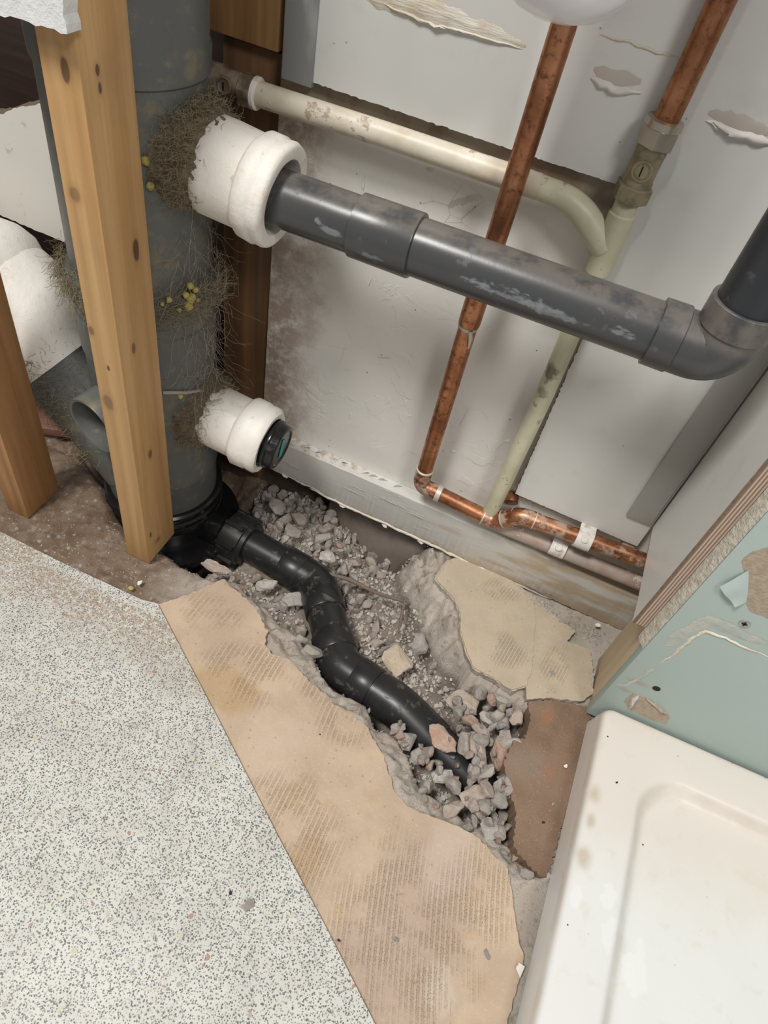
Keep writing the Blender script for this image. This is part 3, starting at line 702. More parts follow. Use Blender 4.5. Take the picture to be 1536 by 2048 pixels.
ridge('torn_lip', py([(1290, 1395), (1318, 1414), (1337, 1430)], -.143), .0022, .004, 'torn', gb, -.143, 31)
ridge('torn_lip', py([(1258, 1416), (1268, 1398), (1278, 1390)], -.143), .003, .006, 'sealant', gb, -.143, 32)
c = at_y(1313, 1377, -.143); lathe('drill_hole', (c[0], -.1432, c[2]), (0, -1, 0), [(0, .0038), (.0002, .0036)], 'void', gb, 16)
c = at_y(1489, 1248, -.143); sc = lathe('screw_head', (c[0], -.1428, c[2]), (0, -1, 0), [(0, .0048), (.0008, .0046), (.0010, .0040), (.0004, .0022), (.0003, .0004)], 'steel', gb, 20)
box('cross_recess', c[0] - .0022, c[0] + .0022, -.1437, -.1433, c[2] - .0006, c[2] + .0006, 'void', sc)
box('cross_recess', c[0] - .0006, c[0] + .0006, -.1437, -.1433, c[2] - .0022, c[2] + .0022, 'void', sc)
bt = box('timber_batten', .187, .225, -.1305, -.064, -.008, .60, 'batten', bev=.001); tag(bt, 'pale timber batten behind the green plasterboard beside the skirting end', 'timber')
bt = box('timber_block', .150, .1635, -.0075, -.0008, .104, .134, 'batten', bev=.001); tag(bt, 'small dirty timber block in the gap under the grey corner trim', 'timber')

# ---- skirting board
top_l, top_r = .0688, .0600
sk = thing('baseboard_back', (0, -.007, 0.0), 'flaking off-white painted skirting board along the bottom of the back wall', 'skirting board'); sk['kind'] = 'structure'
bot = [(-.3050, .0165), (-.258, .0135), (-.20, .0115), (-.19, .007), (-.12, .004), (-.045, .0015), (.02, -.003), (.26, -.007)]
bl = ragged(bot, .0026, .0016, 260, 4, closed=False)
nB = len(bl); V = []; F = []
for p in bl:
    tz = top_l + (top_r - top_l) * (p[0] + .24) / .44 + noise.noise(Vector((p[0] * 60, 5, 1))) * .0008
    tz = max(p[1] + .01, tz)
    wv = noise.noise(Vector((p[0] * 40, 2, 7))) * .0006
    for (yy, zz) in ((-.0002, p[1] + .001), (-.0125, p[1]), (-.0142 + wv, p[1] + .004), (-.0142 + wv, tz - .0025), (-.0125, tz - .0004), (-.0002, tz)):
        V.append((p[0], yy, zz))
for i in range(nB - 1):
    for j in range(6): F.append((i * 6 + j, i * 6 + (j + 1) % 6, (i + 1) * 6 + (j + 1) % 6, (i + 1) * 6 + j))
F.append(list(range(6))); F.append([(nB - 1) * 6 + j for j in range(6)])
obj('board', V, F, 'skirting', sk, smooth=30)
def flake(c, u, v, mat, parent, curl=.3, name='paint_flake', seed=0):
    """thin curled shard: u, v half-axes as vectors"""
    u, v, c = Vector(u), Vector(v), Vector(c); nn = u.cross(v).normalized(); V = []; F = []; th = .0005
    r = random.Random(seed); ang = sorted(r.uniform(0, 6.283) for _ in range(7)); ring = [(math.cos(a) * r.uniform(.6, 1), math.sin(a) * r.uniform(.6, 1)) for a in ang]
    for s in (0, 1):
        for (a, b) in ring: V.append(c + u * a + v * b + nn * (a * a * u.length * curl + s * th))
        V.append(c + nn * s * th)
    n = len(ring)
    for i in range(n):
        j = (i + 1) % n
        F += [(i, j, n), (n + 1 + j, n + 1 + i, 2 * n + 1), (i, j, n + 1 + j, n + 1 + i)]
    return obj(name, V, F, mat, parent, smooth=50)
e_ = [p for p in bl if -.255 < p[0] < .12]
ridge('flaking_paint_edge', [np.array((p[0], p[1] + .0022)) for p in e_[::4]], .0026, .0022, 'adhesive', sk, -.0143, 41)
for q in range(12):
    p = e_[int(len(e_) * random.random() * .8)]
    flake((p[0], -.0160, p[1] + random.uniform(.0, .004)), (random.uniform(.003, .009), 0, random.uniform(-.001, .001)), (0, random.uniform(-.0016, -.0004), random.uniform(-.0024, -.001)), 'adhesive', sk, random.uniform(.1, .4), seed=q)
for q, (px, py_) in enumerate(((612, 905), (640, 880), (690, 912), (735, 925), (750, 932), (770, 935), (800, 955))):
    c = at_y(px, py_, -.005); flake((c[0], -.006, .0700), (.006, .002, .0015), (.001, -.003, .003), 'flake', sk, .5, seed=40 + q)

wb = bpy.data.objects['wall_back']
for q, (px, py_, a, b) in enumerate(((728, 358, .0035, .009), (742, 560, .006, .008), (860, 335, .006, .003), (575, 575, .004, .010), (560, 520, .004, .006), (700, 215, .005, .002), (610, 240, .006, .002), (590, 640, .003, .008), (1015, 880, .004, .003), (905, 900, .004, .002), (760, 395, .004, .002))):
    c = at_y(px, py_, 0); flake((c[0], -.0004, c[2]), (a, -.0006, .001), (.001, -.0012, -b), 'wall', wb, .12, seed=60 + q)

# ---- vinyl sheet and screed
vin = [(-260, 945), (0, 1063), (130, 1128), (283, 1199), (315, 1207), (440, 1445), (560, 1680), (660, 1870), (750, 2048), (830, 2210), (-260, 2210)]
vin_xy = [np.array(q) for q in pz(vin, 0)]
vin_xy = [np.array((-.95, vin_xy[0][1]))] + vin_xy[1:-1] + [np.array((.172, -.80)), np.array((.172, -.95)), np.array((-.95, -.95))]
o = prism('vinyl_sheet', vin_xy, -.0035, 0.0, 'z', ['vinyl', 'vinyl_edge']); tag(o, 'speckled off-white vinyl floor sheet with a straight cut edge', 'vinyl flooring')
scL = pz([(283, 1202), (322, 1208), (380, 1187), (440, 1161), (452, 1167), (480, 1188), (507, 1210), (519, 1230), (534, 1261), (530, 1288), (541, 1306), (581, 1320), (612, 1355), (640, 1382), (663, 1406), (710, 1433), (731, 1450), (749, 1484),
          (768, 1512), (770, 1530), (780, 1556), (791, 1586), (815, 1612), (840, 1624), (880, 1640), (912, 1650), (945, 1668), (971, 1692), (1017, 1738), (1026, 1793), (1034, 1857), (1047, 1916), (1038, 1963), (1013, 2048), (985, 2180), (985, 2400), (860, 2400)], -.0038)
o = prism('screed_slab', ragged(scL, .0035, .0022, 180, 2), -.0105, -.0038, 'z', ['screed', 'concrete'], amp_lo=.004); tag(o, 'broad buff floor screed with curved trowel lines between vinyl and trench', 'floor screed')
scR = pz([(868, 1159), (887, 1179), (903, 1194), (919, 1226), (919, 1261), (930, 1300), (946, 1339), (981, 1355), (1024, 1382), (1052, 1374), (1053, 1398), (1110, 1396), (1165, 1402), (1188, 1386), (1186, 1330), (1180, 1300),
          (1134, 1282), (1150, 1262), (1102, 1226), (1059, 1187), (1012, 1152), (973, 1136), (919, 1112), (891, 1122), (880, 1140)], -.001)
o = prism('screed_slab', ragged(scR, .003, .0018, 200, 6), -.0085, -.001, 'z', ['screed_pale', 'concrete'], amp_lo=.003); tag(o, 'pale cracked screed fragment beneath the skirting board above the brick', 'floor screed')
sk2 = pz([(884, 1142), (893, 1124), (919, 1114), (973, 1138), (1010, 1154), (1040, 1180), (1066, 1205), (1072, 1240), (1066, 1300), (1064, 1340), (1052, 1372), (1024, 1380), (981, 1353), (948, 1337), (932, 1300), (921, 1261), (921, 1226), (905, 1194), (889, 1177), (872, 1158)], 0)
prism('skim_layer', ragged(sk2, .0025, .0014, 260, 12), -.0011, .0008, 'z', ['screed_pale', 'screed_pale'], o)
br = pz([(1057, 1404), (1105, 1400), (1150, 1407), (1179, 1416), (1180, 1440), (1150, 1570), (1126, 1650), (1093, 1757), (1068, 1743), (1040, 1712), (1026, 1692), (1030, 1655), (1034, 1624), (1022, 1595), (1013, 1548), (1009, 1523), (1026, 1482), (1051, 1476), (1060, 1442)], -.004)
o = prism('brick', ragged(br, .002, .0026, 260, 9), -.06, -.004, 'z', ['brick', 'brick'], amp_lo=.006); tag(o, 'reddish brown brick with a ragged broken side beside the shower tray', 'brick')
# thin levelling residue patch edge at the bottom right

# ================================================================== PIPES
# ---- grey soil stack
SX, SY = -.367, -.083
ss = thing('soil_stack', (SX, SY, -.03), 'grey plastic soil stack with white painted branch sockets behind the timber stud', 'soil pipe')
lathe('stack_pipe', (SX, SY, 0), (0, 0, 1), [(-.028, .0615), (.045, .0620), (.05, .0635), (.056, .0620), (.195, .0620), (.206, .0626), (.2065, .0640), (.246, .0640), (.247, .0625), (.262, .0625), (.263, .0668), (.267, .0684), (.282, .0684), (.288, .0660), (.290, .0615), (.452, .0610), (.454, .0632), (.470, .0638), (.474, .0622), (.80, .0622)], 'stack', ss, 64)
# right branches
def socket(z0, dz, x0, prof_grey, prof_white, name):
    ax = Vector((1, 0, dz))
    pg = []
    for (q0, q1) in zip(prof_grey, prof_grey[1:]):
        for k_ in range(6): pg.append((q0[0] + (q1[0] - q0[0]) * k_ / 6, q0[1] + (q1[1] - q0[1]) * k_ / 6))
    pg.append(prof_grey[-1])
    b_ = lathe(name, (x0, SY, z0), ax, pg, 'caked', ss, 90, .0032, 160, 180)
    b_['label'] = 'branch neck caked in brown dirt'
    w = lathe('painted_socket', (x0, SY, z0), ax, prof_white, 'whitepaint', ss, 56, .0014, 55, 50)
    w['label'] = 'thickly white painted socket'
    return ax
socket(.4045, -.095, -.345, [(0, .044), (.03, .0425), (.044, .0390), (.060, .0355)],
       [(.052, .0350), (.054, .0368), (.062, .0364), (.087, .0362), (.0885, .0385), (.0905, .0400), (.1020, .0408), (.1035, .0396), (.1055, .0398), (.1105, .0402), (.1135, .0386), (.1145, .0350), (.1135, .0290), (.109, .0270), (.085, .0262)], 'branch_boss')
socket(.1435, -.085, -.345, [(0, .044), (.03, .041), (.043, .036), (.052, .031)],
       [(.044, .0315), (.047, .0330), (.06, .0328), (.082, .0326), (.084, .0350), (.087, .0374), (.100, .0380), (.1035, .0366), (.1065, .0372), (.112, .0366), (.1155, .0335), (.1150, .0280), (.110, .0268), (.09, .0265)], 'branch_boss')
# open stub facing the room
lathe('open_stub', (-.372, -.120, .148), (-.22, -1, -.05), [(0, .031), (.047, .0305), (.048, .0300), (.0475, .0272), (.044, .0268), (.004, .0262)], 'stack', ss, 40)
# swept branch to the left, grey spigot and painted bend
br1 = [(-.385, SY, .035), (-.43, SY, .082), (-.495, SY, .148)]
sweep('branch_spigot', br1, [.058, .0555, .0545], 'stack', ss, 44)
b2 = fillet([(-.480, SY, .134), (-.545, SY, .196), (-.74, SY, .205)], .075, 10)
r2 = [.0605] * len(b2); r2[0] = .0585
w = sweep('painted_bend', b2, r2, 'whitepaint', ss, 48, .0018, 45, 60); w['label'] = 'white painted bend of the left branch'
sweep('painted_rim', [(-.548, SY, .190), (-.556, SY, .1955), (-.565, SY, .1995), (-.575, SY, .2020)], [.0595, .0640, .0640, .0600], 'whitepaint', ss, 48, .001, 60, 60)

# ---- black boot under the stack
bo = thing('drain_boot', (SX, SY, -.11), 'black rubber drain boot gripping the foot of the grey stack', 'drain connector')
lathe('sleeve', (SX, SY, 0), (0, 0, 1), [(-.13, .064), (-.08, .066), (-.076, .0665), (-.030, .0665), (-.0295, .0685), (-.022, .0690), (-.019, .0672), (-.017, .0685), (-.011, .0690), (-.008, .0672), (-.004, .0688), (.002, .0686), (.0045, .066), (.0045, .0622)], 'rubber', bo, 56)
lathe('flange', (SX + .012, SY - .006, 0), (0, 0, 1), [(-.064, .070), (-.062, .082), (-.056, .0845), (-.050, .083), (-.048, .072)], 'rubber', bo, 56)
bx = lathe('side_inlet', (SX + .045, SY, -.05), (1, -.03, 0), [(0, .026), (.040, .026), (.0405, .0245), (.05, .024)], 'rubber', bo, 36)

# ---- access plug in the lower socket
ax = Vector((1, 0, -.085)).normalized(); pp0 = Vector((-.345, SY, .1435)) + ax * .100
pl = thing('access_plug', tuple(pp0 + ax * .012), 'black round access plug with green mark in the lower white socket', 'pipe plug')
lathe('plug_body', pp0, ax, [(0, .0255), (.0165, .0258), (.018, .0268), (.0205, .0268), (.022, .0250), (.0235, .0246), (.0290, .0240), (.0300, .0228), (.0302, .0205), (.0290, .0190), (.0288, .001)], 'rubber', pl, 44)
d, u, v = frame_of(ax)
fc = pp0 + ax * .0292
V = []
for (a, b) in ((-.0040, -.012), (.0030, -.0135), (.0042, .0105), (-.0010, .0130)):
    V.append(fc + Vector((0, 1, 0)) * a + Vector((.085, 0, 1)).normalized() * b)
V += [p + ax * .0006 for p in V]
obj('green_mark', V, [(0, 1, 2, 3), (7, 6, 5, 4)] + [(i, (i + 1) % 4, 4 + (i + 1) % 4, 4 + i) for i in range(4)], 'green_mark', pl)

# ---- dark grey waste pipe
WY, WZ = -.085, .3965
wp = thing('waste_pipe', (-.05, WY, WZ), 'dark grey plastic waste pipe running level from the upper white socket', 'waste pipe')
def LX(name, x0, prof, mat, par, z=WZ, seg=44): return lathe(name, (x0, WY, z), (1, 0, .012), prof, mat, par, seg)
LX('pipe', -.2680, [(0, .0213), (.3400, .0213)], 'waste', wp, WZ - .003)
LX('coupling', -.1690, [(0, .0218), (.0006, .0236), (.0480, .0240), (.0488, .0236), (.0490, .0216)], 'waste', wp, WZ - .0015)
LX('elbow_socket', .0610, [(0, .0216), (.0005, .0240), (.0180, .0242), (.0188, .0232)], 'waste', wp, WZ + .0012)
eb = fillet([(.070, WY, WZ + .001), (.1075, WY, WZ + .0015), (.1075, WY, WZ + .040)], .030, 12)
sweep('elbow', eb, .0229, 'waste', wp, 44)
lathe('elbow_socket', (.1075, WY, WZ + .0225), (0, 0, 1), [(0, .0230), (.0010, .0242), (.0190, .0243), (.0196, .0236), (.0195, .0216)], 'waste', wp, 44)
lathe('riser', (.1075, WY, WZ + .038), (0, 0, 1), [(0, .0213), (.36, .0213)], 'riser', wp, 44)

# ---- copper pipe with the low offset
CR = .0084
cp = thing('copper_pipe', (-.073, -.02, .10), 'worn copper pipe dropping behind the grey waste pipe and turning along the skirting', 'copper pipe')
sweep('riser', [(-.0735, -.0215, .118), (-.0732, -.0300, .30), (-.0708, -.0400, .44), (-.0675, -.0480, .80)], CR, 'copper', cp)
lathe('coupling', (-.0731, -.0311, .316), (.017, -.071, 1), [(0, CR), (.0006, .0094), (.0035, .0097), (.034, .0097), (.0345, CR)], 'copper', cp, 28)
lathe('solder_ring', (-.0732, -.0308, .3125), (.017, -.071, 1), [(0, CR), (.001, .0091), (.003, .0091), (.004, CR)], 'solder', cp, 28)
sweep('solder_run', [(-.0690, -.0385, .315), (-.0668, -.0385, .307), (-.0664, -.0375, .297)], [.0022, .0020, .0008], 'solder', cp, 10)
zr = .0985
el = fillet([(-.0735, -.0215, .124), (-.0735, -.0215, zr), (-.050, -.0215, zr - .001)], .013, 8)
sweep('elbow', el, .0092, 'copper_dirty', cp)
lathe('solder_ring', (-.0735, -.0215, .1225), (0, 0, 1), [(0, CR), (.0006, .0100), (.0022, .0100), (.003, CR)], 'solder', cp, 28)
lathe('solder_ring', (-.0545, -.0215, zr - .0009), (1, 0, -.05), [(0, CR), (.0006, .0100), (.0060, .0098), (.0066, CR)], 'solder', cp, 28)
run1 = [(-.052, -.0215, zr - .001), (.006, -.0215, zr - .0065)]
sweep('run', run1, CR, 'copper', cp)
off = fillet([(.002, -.0215, zr - .006), (.0175, -.0220, zr - .0075), (.0400, -.0230, .1170), (.0600, -.0220, .1165)], .0115, 6)
sweep('offset_bend', off, .0094, 'copper_dirty', cp)
for q in ((.003, zr - .0062, (1, 0, -.08)), (.0245, .0995, (.75, 0, .66)), (.0350, .1105, (.75, 0, .66)), (.0545, .1168, (1, 0, 0))):
    lathe('solder_ring', (q[0], -.0222, q[1]), q[2], [(0, CR), (.0004, .0099), (.0018, .0099), (.0022, CR)], 'solder', cp, 24)
sweep('run', [(.054, -.0222, .1167), (.20, -.0190, .1215)], CR * 1.02, 'copper_dirty', cp)

# ---- cream painted pipe: riser, swept tee, level run, low run
pc = thing('painted_pipe', (.010, -.02, .10), 'cream painted pipe rising from the skirting with a swept tee branching left', 'painted pipe')
sweep('riser', [(.0090, -.0180, .086), (.0115, -.0190, .27), (.0095, -.0195, .458)], .0086, 'cream_green', pc, 28, .0003, 90)
sweep('tee_collar', [(.0102, -.0193, .392), (.0102, -.0193, .393), (.0098, -.0194, .440), (.0098, -.0194, .441)], [.0086, .0100, .0100, .0086], 'cream_green', pc, 28, .0003, 90)
tb = fillet([(-.060, -.0195, .4385), (-.026, -.0195, .4380), (.0085, -.0195, .4130)], .022, 10)
sweep('swept_branch', tb, [.0090 + .0016 * i / (len(tb) - 1) for i in range(len(tb))], 'cream_green', pc, 28, .0003, 90)
sweep('level_run', [(-.294, -.0195, .4350), (-.18, -.0195, .4375), (-.055, -.0195, .4385)], .0094, 'cream', pc, 28, .0004, 80)
sweep('low_run', fillet([(.0090, -.0172, .092), (.0110, -.0165, .0835), (.03, -.0165, .0832), (.20, -.0165, .0850)], .008, 6), .0084, 'grey_paint_pipe', pc, 24, .0003, 90)
sweep('wall_plug', [(.024, .001, .118), (.026, -.008, .114)], .0075, 'copper_dirty', pc, 16)

# ---- upper copper pipe and its isolation valve
c2 = sweep('copper_pipe', [(.0112, -.0200, .500), (.0135, -.0215, .62), (.016, -.023, .80)], .0086, 'copper', None, 28)
tag(c2, 'clean copper pipe rising out of the isolation valve at the upper right', 'copper pipe')
def hexnut(name, p0, axis, L, R, mat, parent, rot=.2):
    d, u, v = frame_of(axis); V = []; F = []; p0 = Vector(p0); n = 24
    prof = ((0, .80), (.0010, .97), (L - .0010, .97), (L, .80))
    for (tt, k) in prof:
        for i in range(n):
            a = 2 * math.pi * i / n
            hexr = math.cos(math.pi / 6) / math.cos(((a + rot) % (math.pi / 3)) - math.pi / 6)
            V.append(p0 + d * tt + (u * math.cos(a) + v * math.sin(a)) * R * (hexr if k > .9 else k))
    for j in range(3):
        for i in range(n): F.append((j * n + i, j * n + (i + 1) % n, (j + 1) * n + (i + 1) % n, (j + 1) * n + i))
    F.append(list(range(n))); F.append([3 * n + i for i in range(n)])
    return obj(name, V, F, mat, parent, smooth=28)
va = thing('isolation_valve', (.0103, -.0197, .452), 'tarnished brass isolation valve between the cream tee and upper copper pipe', 'valve')
A = (.02, -.01, 1)
hexnut('compression_nut', (.0098, -.0196, .451), A, .0115, .0140, 'brass', va)
lathe('valve_body', (.0100, -.0197, .461), A, [(0, .0090), (.001, .0108), (.004, .0112), (.006, .0104), (.022, .0104), (.024, .0108), (.028, .0104), (.029, .0090)], 'brass', va, 32)
hexnut('compression_nut', (.0106, -.0199, .4885), A, .0130, .0140, 'nickel', va, .5)
lathe('nut_collar', (.0109, -.0200, .5005), A, [(0, .0125), (.0006, .0130), (.0050, .0126), (.0056, .0090)], 'nickel', va, 32)
sw = lathe('slotted_spindle', (.0103, -.0296, .4745), (-.08, -1, .05), [(0, .0072), (.0016, .0070), (.0018, .0058), (.0012, .0056), (.0012, .0046), (.0024, .0043), (.0026, .0010)], 'brass', va, 24)
box('slot', .0092, .0102, -.0324, -.0318, .4712, .4780, 'void', sw)
vb = thing('isolation_valve', (-.305, -.0195, .425), 'grimy old isolation valve behind the stack at the end of the cream pipe', 'valve')
A = (1, 0, .01)
hexnut('compression_nut', (-.3045, -.0195, .4348), A, .012, .0135, 'brass_grimy', vb)
lathe('paint_ring', (-.2935, -.0195, .4349), A, [(0, .0090), (.0008, .0122), (.0035, .0120), (.0045, .0090)], 'clip', vb, 28)
lathe('valve_body', (-.335, -.0195, .4345), A, [(0, .0085), (.001, .0125), (.013, .0128), (.0135, .0108), (.0315, .0105)], 'brass_grimy', vb, 28)
sw = lathe('slotted_spindle', (-.3145, -.029, .4362), (.05, -1, .25), [(0, .0066), (.0022, .0064), (.0026, .005), (.0018, .0045), (.0018, .0008)], 'brass_grimy', vb, 22)
box('slot', -.3150, -.3140, -.0322, -.0312, .4335, .4395, 'void', sw)
sweep('tail_pipe', [(-.334, -.0195, .4345), (-.42, -.0195, .434)], .0085, 'brass_grimy', vb, 20)

# ---- pipe clips
def clip(px, py_, y, r, label, ang):
    c = at_y(px, py_, y); t0 = thing('pipe_clip', (c[0], y, c[2]), label, 'pipe clip', 'pipe clips above the skirting')
    V, F = [], []; n = 14; w = .0085
    prof = []
    for i in range(n + 1):
        a = math.radians(-100 + 200 * i / n); prof.append((-math.cos(a), math.sin(a)))
    for s in (-w, w):
        for k in (r, r + .0022):
            for (cy, cz) in prof: V.append((c[0] + s, y + cy * k, c[2] + cz * k))
    m = n + 1
    for i in range(n):
        F += [(i, i + 1, m + i + 1, m + i), (2 * m + i, 2 * m + i + 1, 3 * m + i + 1, 3 * m + i), (i, i + 1, 2 * m + i + 1, 2 * m + i), (m + i, m + i + 1, 3 * m + i + 1, 3 * m + i)]
    F += [(0, m, 3 * m, 2 * m), (n, m + n, 3 * m + n, 2 * m + n)]
    obj('saddle', V, F, 'clip', t0, smooth=40)
    V, F = boxvf(c[0] - w, c[0] + w, y - .001, -.0004, c[2] + r, c[2] + r + .0024, .0004)
    obj('tab', V, F, 'clip', t0, smooth=35)
    q = .7071 * (r + .0022)
    lathe('screw_boss', (c[0], y - q, c[2] + q), (0, -1, 1), [(0, .0042), (.0012, .0038), (.0013, .0022), (.0005, .0020), (.0005, .0004)], 'clip', t0, 18)
clip(1167, 1078, -.0205, .0090, 'white plastic clip holding the rusty copper run above the skirting', 0)
clip(1116, 1094, -.0165, .0088, 'white plastic clip holding the dusty painted low pipe', 0)

# ---- black drain pipe in the trench
dp = thing('drain_pipe', (-.10, -.15, -.065), 'black plastic drain pipe bending twice through the rubble trench', 'drain pipe')
a0, a1, a2, a3, a4, a5 = [Vector(q) for q in ((-.300, -.0800, -.0500), (-.1470, -.0985, -.0470), (-.0760, -.1930, -.0360), (.0020, -.2110, -.0300), (.1200, -.2530, -.0460), (-.262, -.0846, -.0495))]
PR = .0212; FR = .0238
sweep('pipe', [a0, a0.lerp(a1, .78)], PR, 'black', dp, 40)
e1 = fillet([a0.lerp(a1, .80), a1, a1.lerp(a2, .20)], .022, 3)
sweep('elbow', e1, FR - .0006, 'black', dp, 40, smooth=20)
def sleeve(name, p, q, r, ends=.0008):
    d_ = (q - p); L = d_.length
    return lathe(name, p, d_, [(0, r - .0022), (.0003, r - .0002), (.0012, r + ends * .4), (L - .0012, r + ends * .4), (L - .0003, r - .0002), (L, r - .0022)], 'black', dp, 40)
sleeve('elbow_socket', a0.lerp(a1, .68), a0.lerp(a1, .86), FR)
sleeve('elbow_socket', a1.lerp(a2, .16), a1.lerp(a2, .40), FR)
sweep('pipe', [a1.lerp(a2, .3), a1.lerp(a2, .75)], PR + .0008, 'black', dp, 40)
sleeve('elbow_socket', a1.lerp(a2, .66), a1.lerp(a2, .88), FR)
e2 = fillet([a1.lerp(a2, .84), a2, a2.lerp(a3, .30)], .022, 3)
sweep('elbow', e2, FR - .0006, 'black', dp, 40, smooth=20)
sleeve('elbow_socket', a2.lerp(a3, .26), a2.lerp(a3, .58), FR)
sweep('pipe', [a2.lerp(a3, .5), a3, a4], PR + .0008, 'black', dp, 40)
cpth = fillet([a2.lerp(a3, .64), a3, a3.lerp(a4, .40)], .02, 6)
sweep('pipe_collar', [cpth[0]] + [cpth[0].lerp(cpth[1], .02)] + cpth[1:-1] + [cpth[-2].lerp(cpth[-1], .98), cpth[-1]], [FR - .002] + [FR - .0004] * len(cpth) + [FR - .002], 'black', dp, 40)
nd = (a1 - a0).normalized()
n0 = a0 + nd * .022
nut = lathe('compression_nut', n0, nd, [(0, .0235), (.0005, .0300), (.003, .0318), (.028, .0308), (.029, .0285), (.034, .0272), (.0345, .0222)], 'black', dp, 48)
d, u, v = frame_of(nd)
for k in range(8):
    a = 2 * math.pi * (k + .3) / 8; rad = u * math.cos(a) + v * math.sin(a); tan = v * math.cos(a) - u * math.sin(a); V = []
    for tt in (.002, .027):
        for s in (-.0022, .0022):
            for h in (.0290, .0350): V.append(n0 + nd * tt + tan * s + rad * h)
    obj('grip_rib', V, [(0, 1, 3, 2), (4, 6, 7, 5), (0, 4, 5, 1), (2, 3, 7, 6), (1, 5, 7, 3), (0, 2, 6, 4)], 'black', nut)

# ================================================================== TIMBER
def stud(x0, x1, y0, y1, z0, z1, mat, label, name='timber_stud', seed=0):
    bm = bmesh.new(); V, F = boxvf(x0, x1, y0, y1, z0, z1, .0012)
    o = obj(name, V, F, mat, smooth=30); tag(o, label, 'timber'); return o
stud(-.3395, -.3115, -.1954, -.1458, -.002, .85, 'pine', 'tall pine timber stud standing in front of the grey soil stack')
stud(-.4870, -.4595, -.2065, -.1555, -.003, .85, 'pine_aged', 'reddish pine timber stud at the far left edge')
stud(-.336, -.2815, .004, .060, -.03, .4600, 'post', 'dark old timber post in the cavity right of the stack', 'timber_post')
stud(-.365, -.2815, -.006, .030, .463, .85, 'noggin', 'rounded warm brown timber block high beside the smeared grey trim', 'timber_block')
o = prism('wall_front', ragged([(-.44, .510), (-.38, .5035), (-.3065, .5060), (-.3058, .56), (-.306, .64), (-.44, .64)], .004, .0018, 160, 3), -.1956, -.2075, 'y', ['plasterboard', 'plasterboard'])
struct(o, 'ragged lower edge of white plasterboard fixed over the studs at top left', 'wall')
pk = link('floor_plank', mesh('floor_plank', *boxvf(-.12, .12, -.03, .03, -.006, .006, .001), 'plank', smooth=30)); pk.location = (-.515, -.045, -.004); pk.rotation_euler = (.05, -.03, .35)
tag(pk, 'dusty reddish plank lying on the floor behind the left stud', 'plank')

# ================================================================== SHOWER TRAY
def rrect(w, h, r, n=10, inset=0.0):
    """corner loop, origin at the back-left corner, x right, y towards the viewer (negative)"""
    x0, x1, y0, y1 = inset, w - inset, -(h - inset), -inset; r = max(r, .0005); P = []
    for (cx, cy, a0_) in ((x1 - r, y1 - r, 0), (x0 + r, y1 - r, 90), (x0 + r, y0 + r, 180), (x1 - r, y0 + r, 270)):
        for i in range(n + 1):
            a = math.radians(a0_ + 90 * i / n); P.append((cx + r * math.cos(a), cy + r * math.sin(a)))
    return P
TW, TH = .74, .74
loops = [(-.0040, .010, .0), (-.0035, .010, .004), (-.0012, .010, .030), (-.0005, .0105, .0340), (.0008, .0105, .0364), (.0030, .010, .0378), (.0060, .010, .0382), (.030, .020, .0384), (.0440, .040, .0382),
         (.0458, .041, .0378), (.0480, .041, .0366), (.0510, .0405, .0328), (.0545, .040, .0285), (.0575, .039, .0262), (.0610, .037, .0252), (.0680, .036, .0247), (.11, .030, .0237), (.20, .03, .0217)]
V = []; F = []; n0_ = None
for (ins, r, zz) in loops:
    P = rrect(TW, TH, r, 10, ins); n0_ = len(P); V += [(x, y, zz) for x, y in P]
for j in range(len(loops) - 1):
    for i in range(n0_): F.append((j * n0_ + i, j * n0_ + (i + 1) % n0_, (j + 1) * n0_ + (i + 1) % n0_, (j + 1) * n0_ + i))
F.append([(len(loops) - 1) * n0_ + i for i in range(n0_)])
Vr = []
ca, sa = math.cos(math.radians(-1.0)), math.sin(math.radians(-1.0))
sh = .022
for (x, y, z) in V:
    xx = x + y * sh; Vr.append((.1925 + xx * 1.0, -.1462 + y + x * .004, z - .0035))
tr = obj('shower_tray', Vr, F, 'tray', smooth=60); tag(tr, 'white acrylic shower tray with a raised rim and grimy corner', 'shower tray')

# ---- rounded white fixture at the top edge
c = at_y(1155, -128, -.10)
o = lathe('wall_fixture', (c[0], -.10, c[2] - .036), (0, 0, 1), [(0, .002), (.001, .014), (.004, .023), (.010, .0315), (.018, .0375), (.03, .042), (.06, .045), (.22, .046)], 'white_plastic', None, 56, smooth=60)
tag(o, 'rounded white glossy underside of a fixture in front of the copper pipe', 'fixture')

# ================================================================== RUBBLE AND DEBRIS
def hull_stone(seed, n=15, flat=.75, sub=0):
    r = random.Random(seed); bm = bmesh.new()
    for i in range(n):
        a = r.uniform(0, 6.283); zc = r.uniform(-1, 1); q = math.sqrt(1 - zc * zc); k = r.uniform(.78, 1.0)
        bm.verts.new((k * q * math.cos(a), k * q * math.sin(a) * r.uniform(.7, .95), k * zc * flat))
    bmesh.ops.convex_hull(bm, input=bm.verts[:])
    bmesh.ops.delete(bm, geom=[v for v in bm.verts if not v.link_faces], context='VERTS')
    if sub:
        bmesh.ops.triangulate(bm, faces=bm.faces[:])
        bmesh.ops.subdivide_edges(bm, edges=bm.edges[:], cuts=sub, use_grid_fill=True)
        bmesh.ops.smooth_vert(bm, verts=bm.verts[:], factor=.35, use_axis_x=True, use_axis_y=True, use_axis_z=True)
        for v in bm.verts:
            v.co += v.co.normalized() * (noise.fractal(v.co * 2.2 + Vector((seed, 0, 0)), .8, 2.1, 4) * .13)
    me = bpy.data.meshes.new('stone'); bm.to_mesh(me); bm.free()
    return me
HM = Z.copy()
